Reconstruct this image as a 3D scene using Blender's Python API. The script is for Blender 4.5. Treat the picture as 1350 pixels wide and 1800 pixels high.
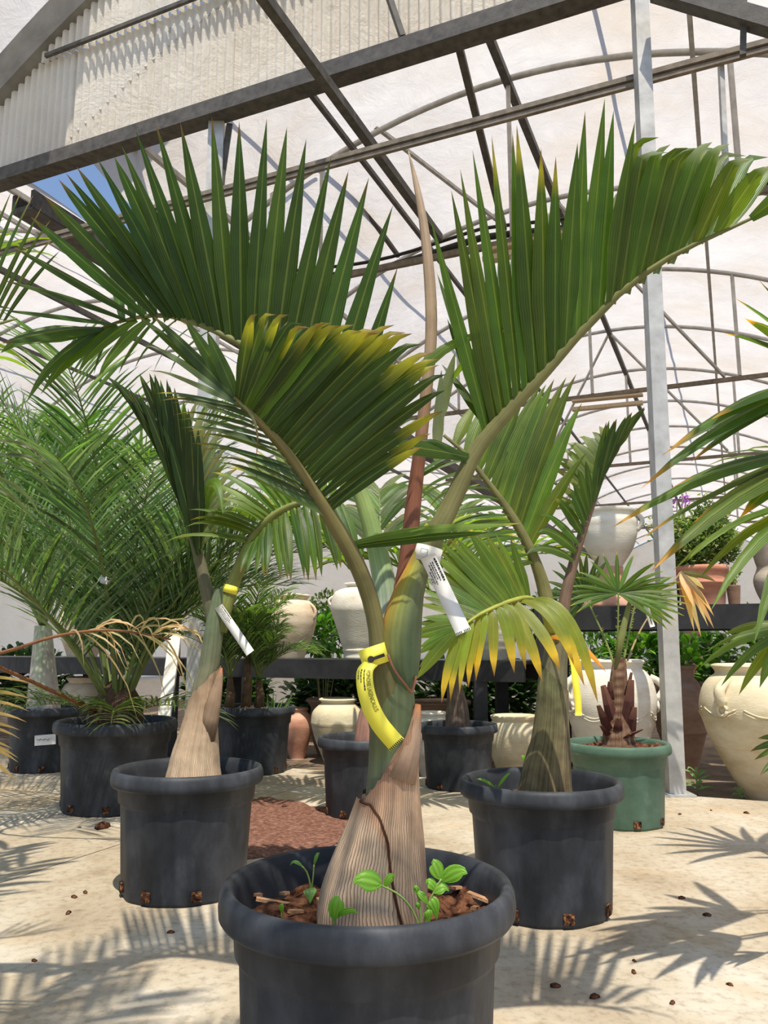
import bpy, bmesh, math, random
from mathutils import Vector, Matrix, noise as mnoise

# ------------------------------------------------------------------ clean
for o in list(bpy.data.objects):
    bpy.data.objects.remove(o, do_unlink=True)
S = bpy.context.scene
C = S.collection
PI = math.pi
R = math.radians
rnd = random.Random(7)

# ------------------------------------------------------------------ camera
CAM_H = 0.79
TH = R(9.53)
F = 1400.0
cam = bpy.data.cameras.new('camera')
cam.sensor_fit = 'VERTICAL'
cam.sensor_height = 36.0
cam.lens = F / 1800.0 * 36.0
cam.clip_start = 0.02
cam.clip_end = 300
camo = bpy.data.objects.new('camera', cam)
C.objects.link(camo)
camo.location = (0, 0, CAM_H)
camo.rotation_euler = (R(90) + TH, 0, 0)
S.camera = camo

# ------------------------------------------------------------------ light
W = bpy.data.worlds.new('world')
S.world = W
W.use_nodes = True
wn = W.node_tree.nodes
wl = W.node_tree.links
wn.clear()
wo = wn.new('ShaderNodeOutputWorld')
wb = wn.new('ShaderNodeBackground')
ws = wn.new('ShaderNodeTexSky')
ws.sky_type = 'NISHITA'
ws.sun_disc = False
ws.sun_elevation = R(66)
ws.sun_rotation = R(170)
ws.altitude = 100
ws.air_density = 1.0
ws.dust_density = 1.2
ws.ozone_density = 1.4
wb.inputs['Strength'].default_value = 0.23
wl.new(ws.outputs[0], wb.inputs[0])
wl.new(wb.outputs[0], wo.inputs[0])

sun = bpy.data.lights.new('sun', 'SUN')
sun.energy = 6.2
sun.angle = R(0.6)
sun.color = (1.0, 0.93, 0.80)
suno = bpy.data.objects.new('sun', sun)
C.objects.link(suno)
SUN_DIR = Vector((-0.06, 0.42, -1.0)).normalized()      # travel direction of the light
suno.rotation_euler = SUN_DIR.to_track_quat('-Z', 'Y').to_euler()
suno.location = (1, -4, 9)

S.view_settings.view_transform = 'Standard'
S.view_settings.look = 'None'
S.view_settings.exposure = -0.2
S.view_settings.gamma = 1.0
S.view_settings.use_curve_mapping = False

# ------------------------------------------------------------------ geometry helpers
cT, sT = math.cos(TH), math.sin(TH)


def P(px, py, Y):
    """point of the place seen at a photo position, Y metres ahead of the camera"""
    x, up = px - 675.0, 900.0 - py
    yw = F * cT - up * sT
    zw = F * sT + up * cT
    s = Y / yw
    return Vector((x * s, Y, CAM_H + zw * s))


def ground(px, py, z=0.0):
    x, up = px - 675.0, 900.0 - py
    yw = F * cT - up * sT
    zw = F * sT + up * cT
    s = (z - CAM_H) / zw
    return Vector((x * s, yw * s, z))


def mpp(Y):
    return Y * 0.99 / F * 1.0


AL = R(23.57)
SA, CA = math.sin(AL), math.cos(AL)


def UV(u, v, z):
    """greenhouse axes: u runs along the house, v across it"""
    return Vector((u * SA + v * CA, u * CA - v * SA, z))


ORG = {}


def thing(name, label, cat, loc, group=None, kind=None):
    o = bpy.data.objects.new(name, None)
    o.empty_display_size = 0.1
    C.objects.link(o)
    o.location = loc
    ORG[o] = Vector(loc)
    if label:
        o['label'] = label
    if cat:
        o['category'] = cat
    if group:
        o['group'] = group
    if kind:
        o['kind'] = kind
    return o


def tag(o, label, cat=None, group=None, kind=None):
    if label:
        o['label'] = label
    if cat:
        o['category'] = cat
    if group:
        o['group'] = group
    if kind:
        o['kind'] = kind
    return o


class G:
    """collects verts / faces / uvs / colours"""

    def __init__(s):
        s.v, s.f, s.uv, s.c = [], [], [], []

    def add(s, verts, faces, uvs=None, cols=None):
        b = len(s.v)
        s.v += [Vector(p) for p in verts]
        s.f += [tuple(i + b for i in f) for f in faces]
        s.uv += uvs if uvs else [(0.5, 0.5)] * len(verts)
        s.c += cols if cols else [(1, 1, 1)] * len(verts)
        return s

    def obj(s, name, mat, parent=None, smooth=True, origin=None):
        org = ORG.get(parent, Vector((0, 0, 0))) if parent else (Vector(origin) if origin is not None else Vector((0, 0, 0)))
        me = bpy.data.meshes.new(name)
        me.from_pydata([tuple(p - org) for p in s.v], [], s.f)
        uvl = me.uv_layers.new(name='UVMap')
        li = [0] * len(me.loops)
        me.loops.foreach_get('vertex_index', li)
        flat = []
        for i in li:
            flat += [s.uv[i][0], s.uv[i][1]]
        uvl.data.foreach_set('uv', flat)
        ca = me.color_attributes.new('Col', 'FLOAT_COLOR', 'POINT')
        fc = []
        for c in s.c:
            fc += [c[0], c[1], c[2], 1.0]
        ca.data.foreach_set('color', fc)
        if smooth:
            me.polygons.foreach_set('use_smooth', [True] * len(me.polygons))
        me.materials.append(mat)
        me.update()
        o = bpy.data.objects.new(name, me)
        C.objects.link(o)
        if parent:
            o.parent = parent
            ORG[o] = org
        else:
            o.location = org
            ORG[o] = org
        return o


def box_g(g, c, half, rot=None, col=(1, 1, 1)):
    vs = []
    for sx in (-1, 1):
        for sy in (-1, 1):
            for sz in (-1, 1):
                p = Vector((sx * half[0], sy * half[1], sz * half[2]))
                if rot is not None:
                    p = rot @ p
                vs.append(Vector(c) + p)
    fs = [(0, 1, 3, 2), (4, 6, 7, 5), (0, 4, 5, 1), (2, 3, 7, 6), (0, 2, 6, 4), (1, 5, 7, 3)]
    g.add(vs, fs, None, [col] * 8)
    return g


def bar_g(g, a, b, wx, wz, up=Vector((0, 0, 1))):
    """rectangular bar from a to b"""
    a, b = Vector(a), Vector(b)
    t = (b - a).normalized()
    s = t.cross(up)
    if s.length < 1e-4:
        s = t.cross(Vector((1, 0, 0)))
    s.normalize()
    n = s.cross(t)
    vs = []
    for p in (a, b):
        for i, j in ((-1, -1), (1, -1), (1, 1), (-1, 1)):
            vs.append(p + s * i * wx / 2 + n * j * wz / 2)
    g.add(vs, [(0, 1, 2, 3), (7, 6, 5, 4), (0, 4, 5, 1), (1, 5, 6, 2), (2, 6, 7, 3), (3, 7, 4, 0)])
    return g


def tube_g(g, pts, rad, n=8, caps=True, col=None, flat=1.0, colf=None):
    """tube along pts; rad number or list; flat squashes towards the second axis"""
    pts = [Vector(p) for p in pts]
    m = len(pts)
    if not isinstance(rad, (list, tuple)):
        rad = [rad] * m
    t0 = (pts[1] - pts[0]).normalized()
    ref = Vector((0, 0, 1)) if abs(t0.z) < 0.9 else Vector((0, -1, 0))
    s = t0.cross(ref).normalized()
    vs, uv, cs = [], [], []
    for i in range(m):
        t = (pts[min(i + 1, m - 1)] - pts[max(i - 1, 0)]).normalized()
        s = (s - t * s.dot(t)).normalized()
        nn = s.cross(t)
        for k in range(n):
            a = 2 * PI * k / n
            vs.append(pts[i] + s * math.cos(a) * rad[i] + nn * math.sin(a) * rad[i] * flat)
            uv.append((k / n, i / (m - 1)))
            cs.append(colf(i / (m - 1), a) if colf else (col or (1, 1, 1)))
    fs = []
    for i in range(m - 1):
        for k in range(n):
            k2 = (k + 1) % n
            fs.append((i * n + k, i * n + k2, (i + 1) * n + k2, (i + 1) * n + k))
    if caps:
        fs.append(tuple(range(n - 1, -1, -1)))
        fs.append(tuple((m - 1) * n + k for k in range(n)))
    g.add(vs, fs, uv, cs)
    return g


def lathe_g(g, prof, loc, n=40, col=None, rf=None, colf=None):
    """prof list of (r,z); rf(angle,z)->radius multiplier"""
    loc = Vector(loc)
    m = len(prof)
    vs, uv, cs, fs = [], [], [], []
    for i, (r, z) in enumerate(prof):
        for k in range(n):
            a = 2 * PI * k / n
            q = rf(a, z) if rf else 1.0
            vs.append(loc + Vector((r * q * math.cos(a), r * q * math.sin(a), z)))
            uv.append((k / n, i / (m - 1)))
            cs.append(colf(a, z) if colf else (col or (1, 1, 1)))
    for i in range(m - 1):
        for k in range(n):
            k2 = (k + 1) % n
            fs.append((i * n + k, i * n + k2, (i + 1) * n + k2, (i + 1) * n + k))
    if prof[0][0] > 1e-5:
        fs.append(tuple(range(n - 1, -1, -1)))
    if prof[-1][0] > 1e-5:
        fs.append(tuple((m - 1) * n + k for k in range(n)))
    g.add(vs, fs, uv, cs)
    return g


def spline(pts, n):
    """catmull-rom through pts (tuples of floats)"""
    pts = [tuple(p) for p in pts]
    m = len(pts)
    out = []
    for i in range(n):
        q = i / (n - 1) * (m - 1)
        k = min(int(q), m - 2)
        f = q - k
        p0, p1, p2, p3 = pts[max(k - 1, 0)], pts[k], pts[k + 1], pts[min(k + 2, m - 1)]
        out.append(tuple(0.5 * ((2 * b) + (-a + c) * f + (2 * a - 5 * b + 4 * c - d) * f * f + (-a + 3 * b - 3 * c + d) * f ** 3)
                         for a, b, c, d in zip(p0, p1, p2, p3)))
    return out


def lerp(a, b, t):
    return a + (b - a) * t


def mixc(a, b, t):
    t = max(0.0, min(1.0, t))
    return tuple(lerp(x, y, t) for x, y in zip(a, b))


def interp(keys, t):
    """keys [(t, a, b, ...)] sorted -> tuple"""
    if t <= keys[0][0]:
        return keys[0][1:]
    for k0, k1 in zip(keys, keys[1:]):
        if t <= k1[0]:
            f = (t - k0[0]) / (k1[0] - k0[0])
            return tuple(lerp(a, b, f) for a, b in zip(k0[1:], k1[1:]))
    return keys[-1][1:]


# ------------------------------------------------------------------ materials
def new_mat(name):
    m = bpy.data.materials.new(name)
    m.use_nodes = True
    nt = m.node_tree
    nt.nodes.clear()
    out = nt.nodes.new('ShaderNodeOutputMaterial')
    return m, nt.nodes, nt.links, out


def N(nodes, t, **kw):
    n = nodes.new(t)
    for k, v in kw.items():
        if k in n.inputs:
            n.inputs[k].default_value = v
        else:
            setattr(n, k, v)
    return n


def ramp(nodes, stops):
    r = nodes.new('ShaderNodeValToRGB')
    e = r.color_ramp.elements
    while len(e) < len(stops):
        e.new(0.5)
    for el, (p, c) in zip(e, stops):
        el.position = p
        el.color = (*c, 1) if len(c) == 3 else c
    return r


def mat_noise(name, stops, scale=8, rough=0.7, bump=0.1, bscale=40, spec=0.3, detail=6, stretch=(1, 1, 1), metallic=0.0, coat=0):
    m, n, l, out = new_mat(name)
    tc = N(n, 'ShaderNodeTexCoord')
    mp = N(n, 'ShaderNodeMapping')
    mp.inputs['Scale'].default_value = stretch
    l.new(tc.outputs['Object'], mp.inputs[0])
    t = N(n, 'ShaderNodeTexNoise')
    t.inputs['Scale'].default_value = scale
    t.inputs['Detail'].default_value = detail
    t.inputs['Roughness'].default_value = 0.6
    l.new(mp.outputs[0], t.inputs['Vector'])
    r = ramp(n, stops)
    l.new(t.outputs[0], r.inputs[0])
    p = N(n, 'ShaderNodeBsdfPrincipled')
    p.inputs['Roughness'].default_value = rough
    p.inputs['Specular IOR Level'].default_value = spec
    p.inputs['Metallic'].default_value = metallic
    l.new(r.outputs[0], p.inputs['Base Color'])
    if bump:
        t2 = N(n, 'ShaderNodeTexNoise')
        t2.inputs['Scale'].default_value = bscale
        t2.inputs['Detail'].default_value = 4
        l.new(mp.outputs[0], t2.inputs['Vector'])
        b = N(n, 'ShaderNodeBump')
        b.inputs['Strength'].default_value = bump
        b.inputs['Distance'].default_value = 0.01
        l.new(t2.outputs[0], b.inputs['Height'])
        l.new(b.outputs[0], p.inputs['Normal'])
    l.new(p.outputs[0], out.inputs[0])
    return m


def mat_leaf(name, trans=0.5, veins=9.0, rough=0.38, vein_amt=0.35, tint=(2.6, 2.3, 0.7)):
    """blade colour comes from the mesh colour layer, veins from the blade's own uv"""
    m, n, l, out = new_mat(name)
    at = N(n, 'ShaderNodeVertexColor')
    at.layer_name = 'Col'
    uv = N(n, 'ShaderNodeUVMap')
    uv.uv_map = 'UVMap'
    sx = N(n, 'ShaderNodeSeparateXYZ')
    l.new(uv.outputs[0], sx.inputs[0])
    mul = N(n, 'ShaderNodeMath', operation='MULTIPLY')
    mul.inputs[1].default_value = veins * 2 * PI
    l.new(sx.outputs[0], mul.inputs[0])
    sn = N(n, 'ShaderNodeMath', operation='SINE')
    l.new(mul.outputs[0], sn.inputs[0])
    # midrib
    su = N(n, 'ShaderNodeMath', operation='SUBTRACT')
    su.inputs[1].default_value = 0.5
    l.new(sx.outputs[0], su.inputs[0])
    ab = N(n, 'ShaderNodeMath', operation='ABSOLUTE')
    l.new(su.outputs[0], ab.inputs[0])
    mr = N(n, 'ShaderNodeMapRange')
    mr.inputs['From Min'].default_value = 0.0
    mr.inputs['From Max'].default_value = 0.07
    mr.inputs['To Min'].default_value = 1.0
    mr.inputs['To Max'].default_value = 0.0
    l.new(ab.outputs[0], mr.inputs[0])
    no = N(n, 'ShaderNodeTexNoise')
    no.inputs['Scale'].default_value = 14
    no.inputs['Detail'].default_value = 4
    tc = N(n, 'ShaderNodeTexCoord')
    l.new(tc.outputs['Object'], no.inputs['Vector'])
    a1 = N(n, 'ShaderNodeMath', operation='MULTIPLY_ADD')
    a1.inputs[1].default_value = 0.5 * vein_amt
    a1.inputs[2].default_value = 0.55
    l.new(sn.outputs[0], a1.inputs[0])
    a2 = N(n, 'ShaderNodeMath', operation='MULTIPLY_ADD')
    a2.inputs[1].default_value = 0.9
    l.new(no.outputs[0], a2.inputs[0])
    l.new(a1.outputs[0], a2.inputs[2])
    mx = N(n, 'ShaderNodeMix', data_type='RGBA', blend_type='MULTIPLY')
    mx.inputs[0].default_value = 1.0
    cb = N(n, 'ShaderNodeCombineColor')
    for i in range(3):
        l.new(a2.outputs[0], cb.inputs[i])
    l.new(at.outputs[0], mx.inputs[6])
    l.new(cb.outputs[0], mx.inputs[7])
    m2 = N(n, 'ShaderNodeMix', data_type='RGBA', blend_type='MIX')
    ml = N(n, 'ShaderNodeMath', operation='MULTIPLY')
    ml.inputs[1].default_value = 0.4
    l.new(mr.outputs[0], ml.inputs[0])
    l.new(ml.outputs[0], m2.inputs[0])
    l.new(mx.outputs[2], m2.inputs[6])
    m2.inputs[7].default_value = (0.30, 0.36, 0.10, 1)
    p = N(n, 'ShaderNodeBsdfPrincipled')
    p.inputs['Roughness'].default_value = rough
    p.inputs['Specular IOR Level'].default_value = 0.45
    l.new(m2.outputs[2], p.inputs['Base Color'])
    bp = N(n, 'ShaderNodeBump')
    bp.inputs['Strength'].default_value = 0.25
    bp.inputs['Distance'].default_value = 0.002
    l.new(sn.outputs[0], bp.inputs['Height'])
    l.new(bp.outputs[0], p.inputs['Normal'])
    tr = N(n, 'ShaderNodeBsdfTranslucent')
    tm = N(n, 'ShaderNodeMix', data_type='RGBA', blend_type='MULTIPLY')
    tm.inputs[0].default_value = 1.0
    l.new(m2.outputs[2], tm.inputs[6])
    tm.inputs[7].default_value = (*tint, 1)
    l.new(tm.outputs[2], tr.inputs[0])
    ms = N(n, 'ShaderNodeMixShader')
    ms.inputs[0].default_value = trans
    l.new(p.outputs[0], ms.inputs[1])
    l.new(tr.outputs[0], ms.inputs[2])
    l.new(ms.outputs[0], out.inputs[0])
    return m


def mat_skin(name, stripes=30, amt=0.25, rough=0.55, bump=0.3, spec=0.3, lines=0, distort=1.5):
    """stems and trunks: colour layer times lengthwise fibres along the uv"""
    m, n, l, out = new_mat(name)
    at = N(n, 'ShaderNodeVertexColor')
    at.layer_name = 'Col'
    uv = N(n, 'ShaderNodeUVMap')
    uv.uv_map = 'UVMap'
    mp = N(n, 'ShaderNodeMapping')
    mp.inputs['Scale'].default_value = (stripes, 1.6, 1)
    l.new(uv.outputs[0], mp.inputs[0])
    no = N(n, 'ShaderNodeTexNoise')
    no.inputs['Scale'].default_value = 1.0
    no.inputs['Detail'].default_value = 5
    no.inputs['Distortion'].default_value = distort * 0.1
    l.new(mp.outputs[0], no.inputs['Vector'])
    n2 = N(n, 'ShaderNodeTexNoise')
    n2.inputs['Scale'].default_value = 18
    n2.inputs['Detail'].default_value = 5
    tc = N(n, 'ShaderNodeTexCoord')
    l.new(tc.outputs['Object'], n2.inputs['Vector'])
    ad = N(n, 'ShaderNodeMath', operation='ADD')
    l.new(no.outputs[0], ad.inputs[0])
    l.new(n2.outputs[0], ad.inputs[1])
    mr = N(n, 'ShaderNodeMapRange')
    mr.inputs['From Min'].default_value = 0.6
    mr.inputs['From Max'].default_value = 1.4
    mr.inputs['To Min'].default_value = 1 - amt * 1.8
    mr.inputs['To Max'].default_value = 1 + amt
    l.new(ad.outputs[0], mr.inputs[0])
    cb = N(n, 'ShaderNodeCombineColor')
    for i in range(3):
        l.new(mr.outputs[0], cb.inputs[i])
    mx = N(n, 'ShaderNodeMix', data_type='RGBA', blend_type='MULTIPLY')
    mx.inputs[0].default_value = 1.0
    l.new(at.outputs[0], mx.inputs[6])
    l.new(cb.outputs[0], mx.inputs[7])
    p = N(n, 'ShaderNodeBsdfPrincipled')
    p.inputs['Roughness'].default_value = rough
    p.inputs['Specular IOR Level'].default_value = spec
    colour, height = mx.outputs[2], no.outputs[0]
    if lines:
        # separate dark fibres between pale ribs, fanning slightly
        s2 = N(n, 'ShaderNodeSeparateXYZ')
        l.new(uv.outputs[0], s2.inputs[0])
        sl = N(n, 'ShaderNodeMath', operation='MULTIPLY_ADD')
        sl.inputs[1].default_value = 0.10
        l.new(s2.outputs[1], sl.inputs[0])
        l.new(s2.outputs[0], sl.inputs[2])
        wob = N(n, 'ShaderNodeMath', operation='MULTIPLY_ADD')
        wob.inputs[1].default_value = 0.03
        l.new(n2.outputs[0], wob.inputs[0])
        l.new(sl.outputs[0], wob.inputs[2])
        ph = N(n, 'ShaderNodeMath', operation='MULTIPLY')
        ph.inputs[1].default_value = lines * 2 * PI
        l.new(wob.outputs[0], ph.inputs[0])
        si = N(n, 'ShaderNodeMath', operation='SINE')
        l.new(ph.outputs[0], si.inputs[0])
        lm = N(n, 'ShaderNodeMapRange')
        lm.inputs['From Min'].default_value = 0.45
        lm.inputs['From Max'].default_value = 1.0
        l.new(si.outputs[0], lm.inputs[0])
        ln = N(n, 'ShaderNodeMath', operation='MULTIPLY')
        l.new(lm.outputs[0], ln.inputs[0])
        l.new(no.outputs[0], ln.inputs[1])
        l2 = N(n, 'ShaderNodeMath', operation='MULTIPLY')
        l2.inputs[1].default_value = 1.6
        l2.use_clamp = True
        l.new(ln.outputs[0], l2.inputs[0])
        dk = N(n, 'ShaderNodeMix', data_type='RGBA', blend_type='MIX')
        l.new(l2.outputs[0], dk.inputs[0])
        l.new(colour, dk.inputs[6])
        dk.inputs[7].default_value = (0.19, 0.09, 0.05, 1)
        colour, height = dk.outputs[2], si.outputs[0]
    l.new(colour, p.inputs['Base Color'])
    b = N(n, 'ShaderNodeBump')
    b.inputs['Strength'].default_value = bump
    b.inputs['Distance'].default_value = 0.004
    l.new(height, b.inputs['Height'])
    l.new(b.outputs[0], p.inputs['Normal'])
    l.new(p.outputs[0], out.inputs[0])
    return m


def mat_cloth(name, col, trans, weave=260, stain=0.12):
    m, n, l, out = new_mat(name)
    tc = N(n, 'ShaderNodeTexCoord')
    no = N(n, 'ShaderNodeTexNoise')
    no.inputs['Scale'].default_value = 0.7
    no.inputs['Detail'].default_value = 7
    no.inputs['Roughness'].default_value = 0.65
    l.new(tc.outputs['Object'], no.inputs['Vector'])
    r = ramp(n, [(0.3, mixc(col, (0.62, 0.5, 0.36), stain * 3)), (0.5, col), (0.75, mixc(col, (1, 1, 1), 0.3))])
    l.new(no.outputs[0], r.inputs[0])
    d = N(n, 'ShaderNodeBsdfDiffuse')
    l.new(r.outputs[0], d.inputs[0])
    t = N(n, 'ShaderNodeBsdfTranslucent')
    l.new(r.outputs[0], t.inputs[0])
    w = N(n, 'ShaderNodeTexNoise')
    w.inputs['Scale'].default_value = 3.5
    w.inputs['Detail'].default_value = 8
    w.inputs['Roughness'].default_value = 0.7
    w.inputs['Distortion'].default_value = 1.2
    l.new(tc.outputs['Object'], w.inputs['Vector'])
    b = N(n, 'ShaderNodeBump')
    b.inputs['Strength'].default_value = 0.55
    b.inputs['Distance'].default_value = 0.08
    l.new(w.outputs[0], b.inputs['Height'])
    l.new(b.outputs[0], t.inputs['Normal'])
    l.new(b.outputs[0], d.inputs['Normal'])
    ms = N(n, 'ShaderNodeMixShader')
    ms.inputs[0].default_value = trans
    l.new(d.outputs[0], ms.inputs[1])
    l.new(t.outputs[0], ms.inputs[2])
    l.new(ms.outputs[0], out.inputs[0])
    return m


def mat_floor(name):
    m, n, l, out = new_mat(name)
    tc = N(n, 'ShaderNodeTexCoord')
    a = N(n, 'ShaderNodeTexNoise')
    a.inputs['Scale'].default_value = 1.6
    a.inputs['Detail'].default_value = 8
    a.inputs['Roughness'].default_value = 0.62
    a.inputs['Distortion'].default_value = 0.6
    l.new(tc.outputs['Object'], a.inputs['Vector'])
    r = ramp(n, [(0.30, (0.25, 0.19, 0.125)), (0.42, (0.38, 0.31, 0.22)), (0.55, (0.46, 0.395, 0.30)), (0.70, (0.56, 0.51, 0.43))])
    l.new(a.outputs[0], r.inputs[0])
    b = N(n, 'ShaderNodeTexNoise')
    b.inputs['Scale'].default_value = 34
    b.inputs['Detail'].default_value = 6
    b.inputs['Roughness'].default_value = 0.7
    l.new(tc.outputs['Object'], b.inputs['Vector'])
    r2 = ramp(n, [(0.30, (0.62, 0.58, 0.52)), (0.5, (1, 1, 1)), (0.7, (1.08, 1.08, 1.06))])
    l.new(b.outputs[0], r2.inputs[0])
    mx = N(n, 'ShaderNodeMix', data_type='RGBA', blend_type='MULTIPLY')
    mx.inputs[0].default_value = 0.9
    l.new(r.outputs[0], mx.inputs[6])
    l.new(r2.outputs[0], mx.inputs[7])
    # ochre stains
    c = N(n, 'ShaderNodeTexNoise')
    c.inputs['Scale'].default_value = 3.1
    c.inputs['Detail'].default_value = 5
    l.new(tc.outputs['Object'], c.inputs['Vector'])
    rc = ramp(n, [(0.55, (0, 0, 0)), (0.72, (0.45, 0.45, 0.45))])
    l.new(c.outputs[0], rc.inputs[0])
    m3 = N(n, 'ShaderNodeMix', data_type='RGBA', blend_type='MIX')
    l.new(rc.outputs[0], m3.inputs[0])
    l.new(mx.outputs[2], m3.inputs[6])
    m3.inputs[7].default_value = (0.44, 0.29, 0.13, 1)
    p = N(n, 'ShaderNodeBsdfPrincipled')
    p.inputs['Roughness'].default_value = 0.78
    p.inputs['Specular IOR Level'].default_value = 0.25
    l.new(m3.outputs[2], p.inputs['Base Color'])
    bp = N(n, 'ShaderNodeBump')
    bp.inputs['Strength'].default_value = 0.25
    bp.inputs['Distance'].default_value = 0.006
    l.new(b.outputs[0], bp.inputs['Height'])
    l.new(bp.outputs[0], p.inputs['Normal'])
    l.new(p.outputs[0], out.inputs[0])
    return m


M = {}
M['floor'] = mat_floor('concrete')
M['dirt'] = mat_noise('dirt', [(0.3, (0.10, 0.07, 0.045)), (0.6, (0.22, 0.16, 0.11)), (0.8, (0.33, 0.26, 0.19))], 6, 0.9, 0.5, 50)
M['gravel'] = mat_noise('pale_bounce_gravel', [(0.3, (0.36, 0.31, 0.25)), (0.6, (0.50, 0.45, 0.38)), (0.8, (0.60, 0.56, 0.49))], 9, 0.9, 0.4, 60)
M['cloth'] = mat_cloth('shade_cloth', (0.69, 0.65, 0.615), 0.64, stain=0.16)
M['wallcloth'] = mat_cloth('wall_cloth', (0.94, 0.87, 0.76), 0.6)
M['cream'] = mat_noise('cream_wall', [(0.3, (0.74, 0.63, 0.47)), (0.7, (0.82, 0.73, 0.58))], 2, 0.8, 0.1)
M['steel'] = mat_noise('galvanised', [(0.3, (0.34, 0.33, 0.31)), (0.5, (0.44, 0.43, 0.41)), (0.7, (0.54, 0.53, 0.50))], 9, 0.5, 0.05, 60, 0.4, 5, (1, 1, 1), 0.35)
M['darksteel'] = mat_noise('dark_steel', [(0.3, (0.055, 0.05, 0.045)), (0.7, (0.12, 0.11, 0.10))], 14, 0.6, 0.1, 80, 0.3)
M['brownsteel'] = mat_noise('brown_steel', [(0.3, (0.13, 0.105, 0.08)), (0.7, (0.26, 0.215, 0.165))], 14, 0.6, 0.1, 80, 0.3)
M['sheet'] = mat_cloth('corrugated_plastic', (0.84, 0.78, 0.68), 0.35, stain=0.08)
M['flash'] = mat_noise('grey_flashing', [(0.3, (0.17, 0.16, 0.145)), (0.7, (0.27, 0.26, 0.24))], 4, 0.5, 0.05, 40, 0.4)
M['black'] = mat_noise('black_plastic', [(0.3, (0.019, 0.021, 0.024)), (0.5, (0.036, 0.039, 0.046)), (0.68, (0.070, 0.075, 0.087)), (0.85, (0.14, 0.14, 0.145))], 9, 0.5, 0.06, 90, 0.16, 8, (1, 1, 0.5))
M['green'] = mat_noise('green_plastic', [(0.3, (0.06, 0.11, 0.075)), (0.6, (0.095, 0.16, 0.115)), (0.85, (0.20, 0.28, 0.22))], 7, 0.5, 0.06, 90, 0.16)
M['shelf'] = mat_noise('black_metal', [(0.3, (0.012, 0.012, 0.014)), (0.7, (0.03, 0.03, 0.034))], 9, 0.5, 0.05, 60, 0.4)
M['soil'] = mat_noise('soil', [(0.38, (0.025, 0.010, 0.006)), (0.5, (0.11, 0.045, 0.024)), (0.72, (0.25, 0.12, 0.065))], 45, 0.95, 1.0, 120, 0.1)
M['chip'] = mat_noise('bark_chip', [(0.3, (0.25, 0.12, 0.06)), (0.7, (0.50, 0.30, 0.17))], 30, 0.9, 0.4, 90, 0.1)
M['mat'] = mat_noise('red_gravel', [(0.3, (0.09, 0.04, 0.028)), (0.52, (0.21, 0.10, 0.07)), (0.75, (0.38, 0.23, 0.17))], 60, 0.95, 0.9, 130, 0.1)
M['leaf'] = mat_leaf('palm_leaf')
M['fine'] = mat_leaf('fine_leaf', 0.3, 3, 0.45, 0.2, (1.7, 2.1, 0.8))
M['skin'] = mat_skin('palm_stem', 26, 0.24)
M['fibre'] = mat_skin('fibre_trunk', 60, 0.32, 0.8, 0.3, 0.15, lines=96)
M['trunk'] = mat_skin('rough_trunk', 90, 0.45, 0.8, 1.0, 0.15)
M['hole'] = mat_noise('drain_hole', [(0.4, (0.012, 0.008, 0.006)), (0.55, (0.10, 0.04, 0.02)), (0.7, (0.42, 0.22, 0.10))], 70, 0.9, 0.5, 120, 0.1)
M['yellow'] = mat_noise('yellow_tag', [(0.3, (0.86, 0.76, 0.06)), (0.7, (0.92, 0.83, 0.10))], 20, 0.5, 0, 1, 0.4)
M['white'] = mat_noise('white_tag', [(0.3, (0.64, 0.62, 0.59)), (0.7, (0.72, 0.70, 0.67))], 20, 0.5, 0, 1, 0.4)
M['ink'] = mat_noise('ink', [(0.3, (0.02, 0.02, 0.02)), (0.7, (0.045, 0.04, 0.035))], 20, 0.6, 0, 1, 0.2)
M['blueink'] = mat_noise('blue_ink', [(0.3, (0.15, 0.25, 0.5)), (0.7, (0.2, 0.3, 0.55))], 20, 0.6, 0, 1, 0.2)


def clay(name, a, b, c):
    return mat_noise(name, [(0.28, a), (0.5, b), (0.75, c)], 5, 0.75, 0.18, 60, 0.25, 8, (1, 1, 2.2))


M['clay_cream'] = clay('cream_clay', (0.50, 0.36, 0.23), (0.66, 0.53, 0.38), (0.76, 0.66, 0.52))
M['clay_pale'] = clay('pale_clay', (0.56, 0.49, 0.39), (0.72, 0.66, 0.56), (0.80, 0.75, 0.66))
M['clay_yellow'] = clay('yellow_clay', (0.50, 0.40, 0.24), (0.66, 0.57, 0.39), (0.78, 0.70, 0.53))
M['clay_pink'] = clay('pink_clay', (0.46, 0.20, 0.13), (0.60, 0.31, 0.21), (0.72, 0.47, 0.36))
M['clay_terra'] = clay('terracotta', (0.40, 0.15, 0.09), (0.54, 0.24, 0.15), (0.62, 0.34, 0.24))
M['clay_brown'] = clay('brown_clay', (0.22, 0.13, 0.09), (0.32, 0.20, 0.14), (0.42, 0.30, 0.23))
M['clay_grey'] = clay('grey_clay', (0.34, 0.27, 0.20), (0.46, 0.38, 0.29), (0.58, 0.51, 0.42))
M['purple'] = mat_noise('purple_petal', [(0.3, (0.32, 0.05, 0.42)), (0.7, (0.50, 0.12, 0.58))], 20, 0.6, 0, 1, 0.2)
M['orange'] = mat_noise('orange_petal', [(0.3, (0.75, 0.16, 0.03)), (0.7, (0.85, 0.30, 0.06))], 20, 0.6, 0, 1, 0.2)
M['wood'] = mat_noise('pale_lath', [(0.3, (0.50, 0.38, 0.24)), (0.7, (0.66, 0.54, 0.38))], 12, 0.7, 0.1, 60, 0.2, 6, (6, 1, 1))
M['hose'] = mat_noise('hose', [(0.3, (0.012, 0.012, 0.012)), (0.7, (0.03, 0.03, 0.03))], 12, 0.5, 0, 1, 0.4)
M['whitepaint'] = mat_noise('white_paint', [(0.3, (0.62, 0.58, 0.50)), (0.7, (0.76, 0.73, 0.66))], 12, 0.6, 0.1, 60, 0.3)

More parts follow.
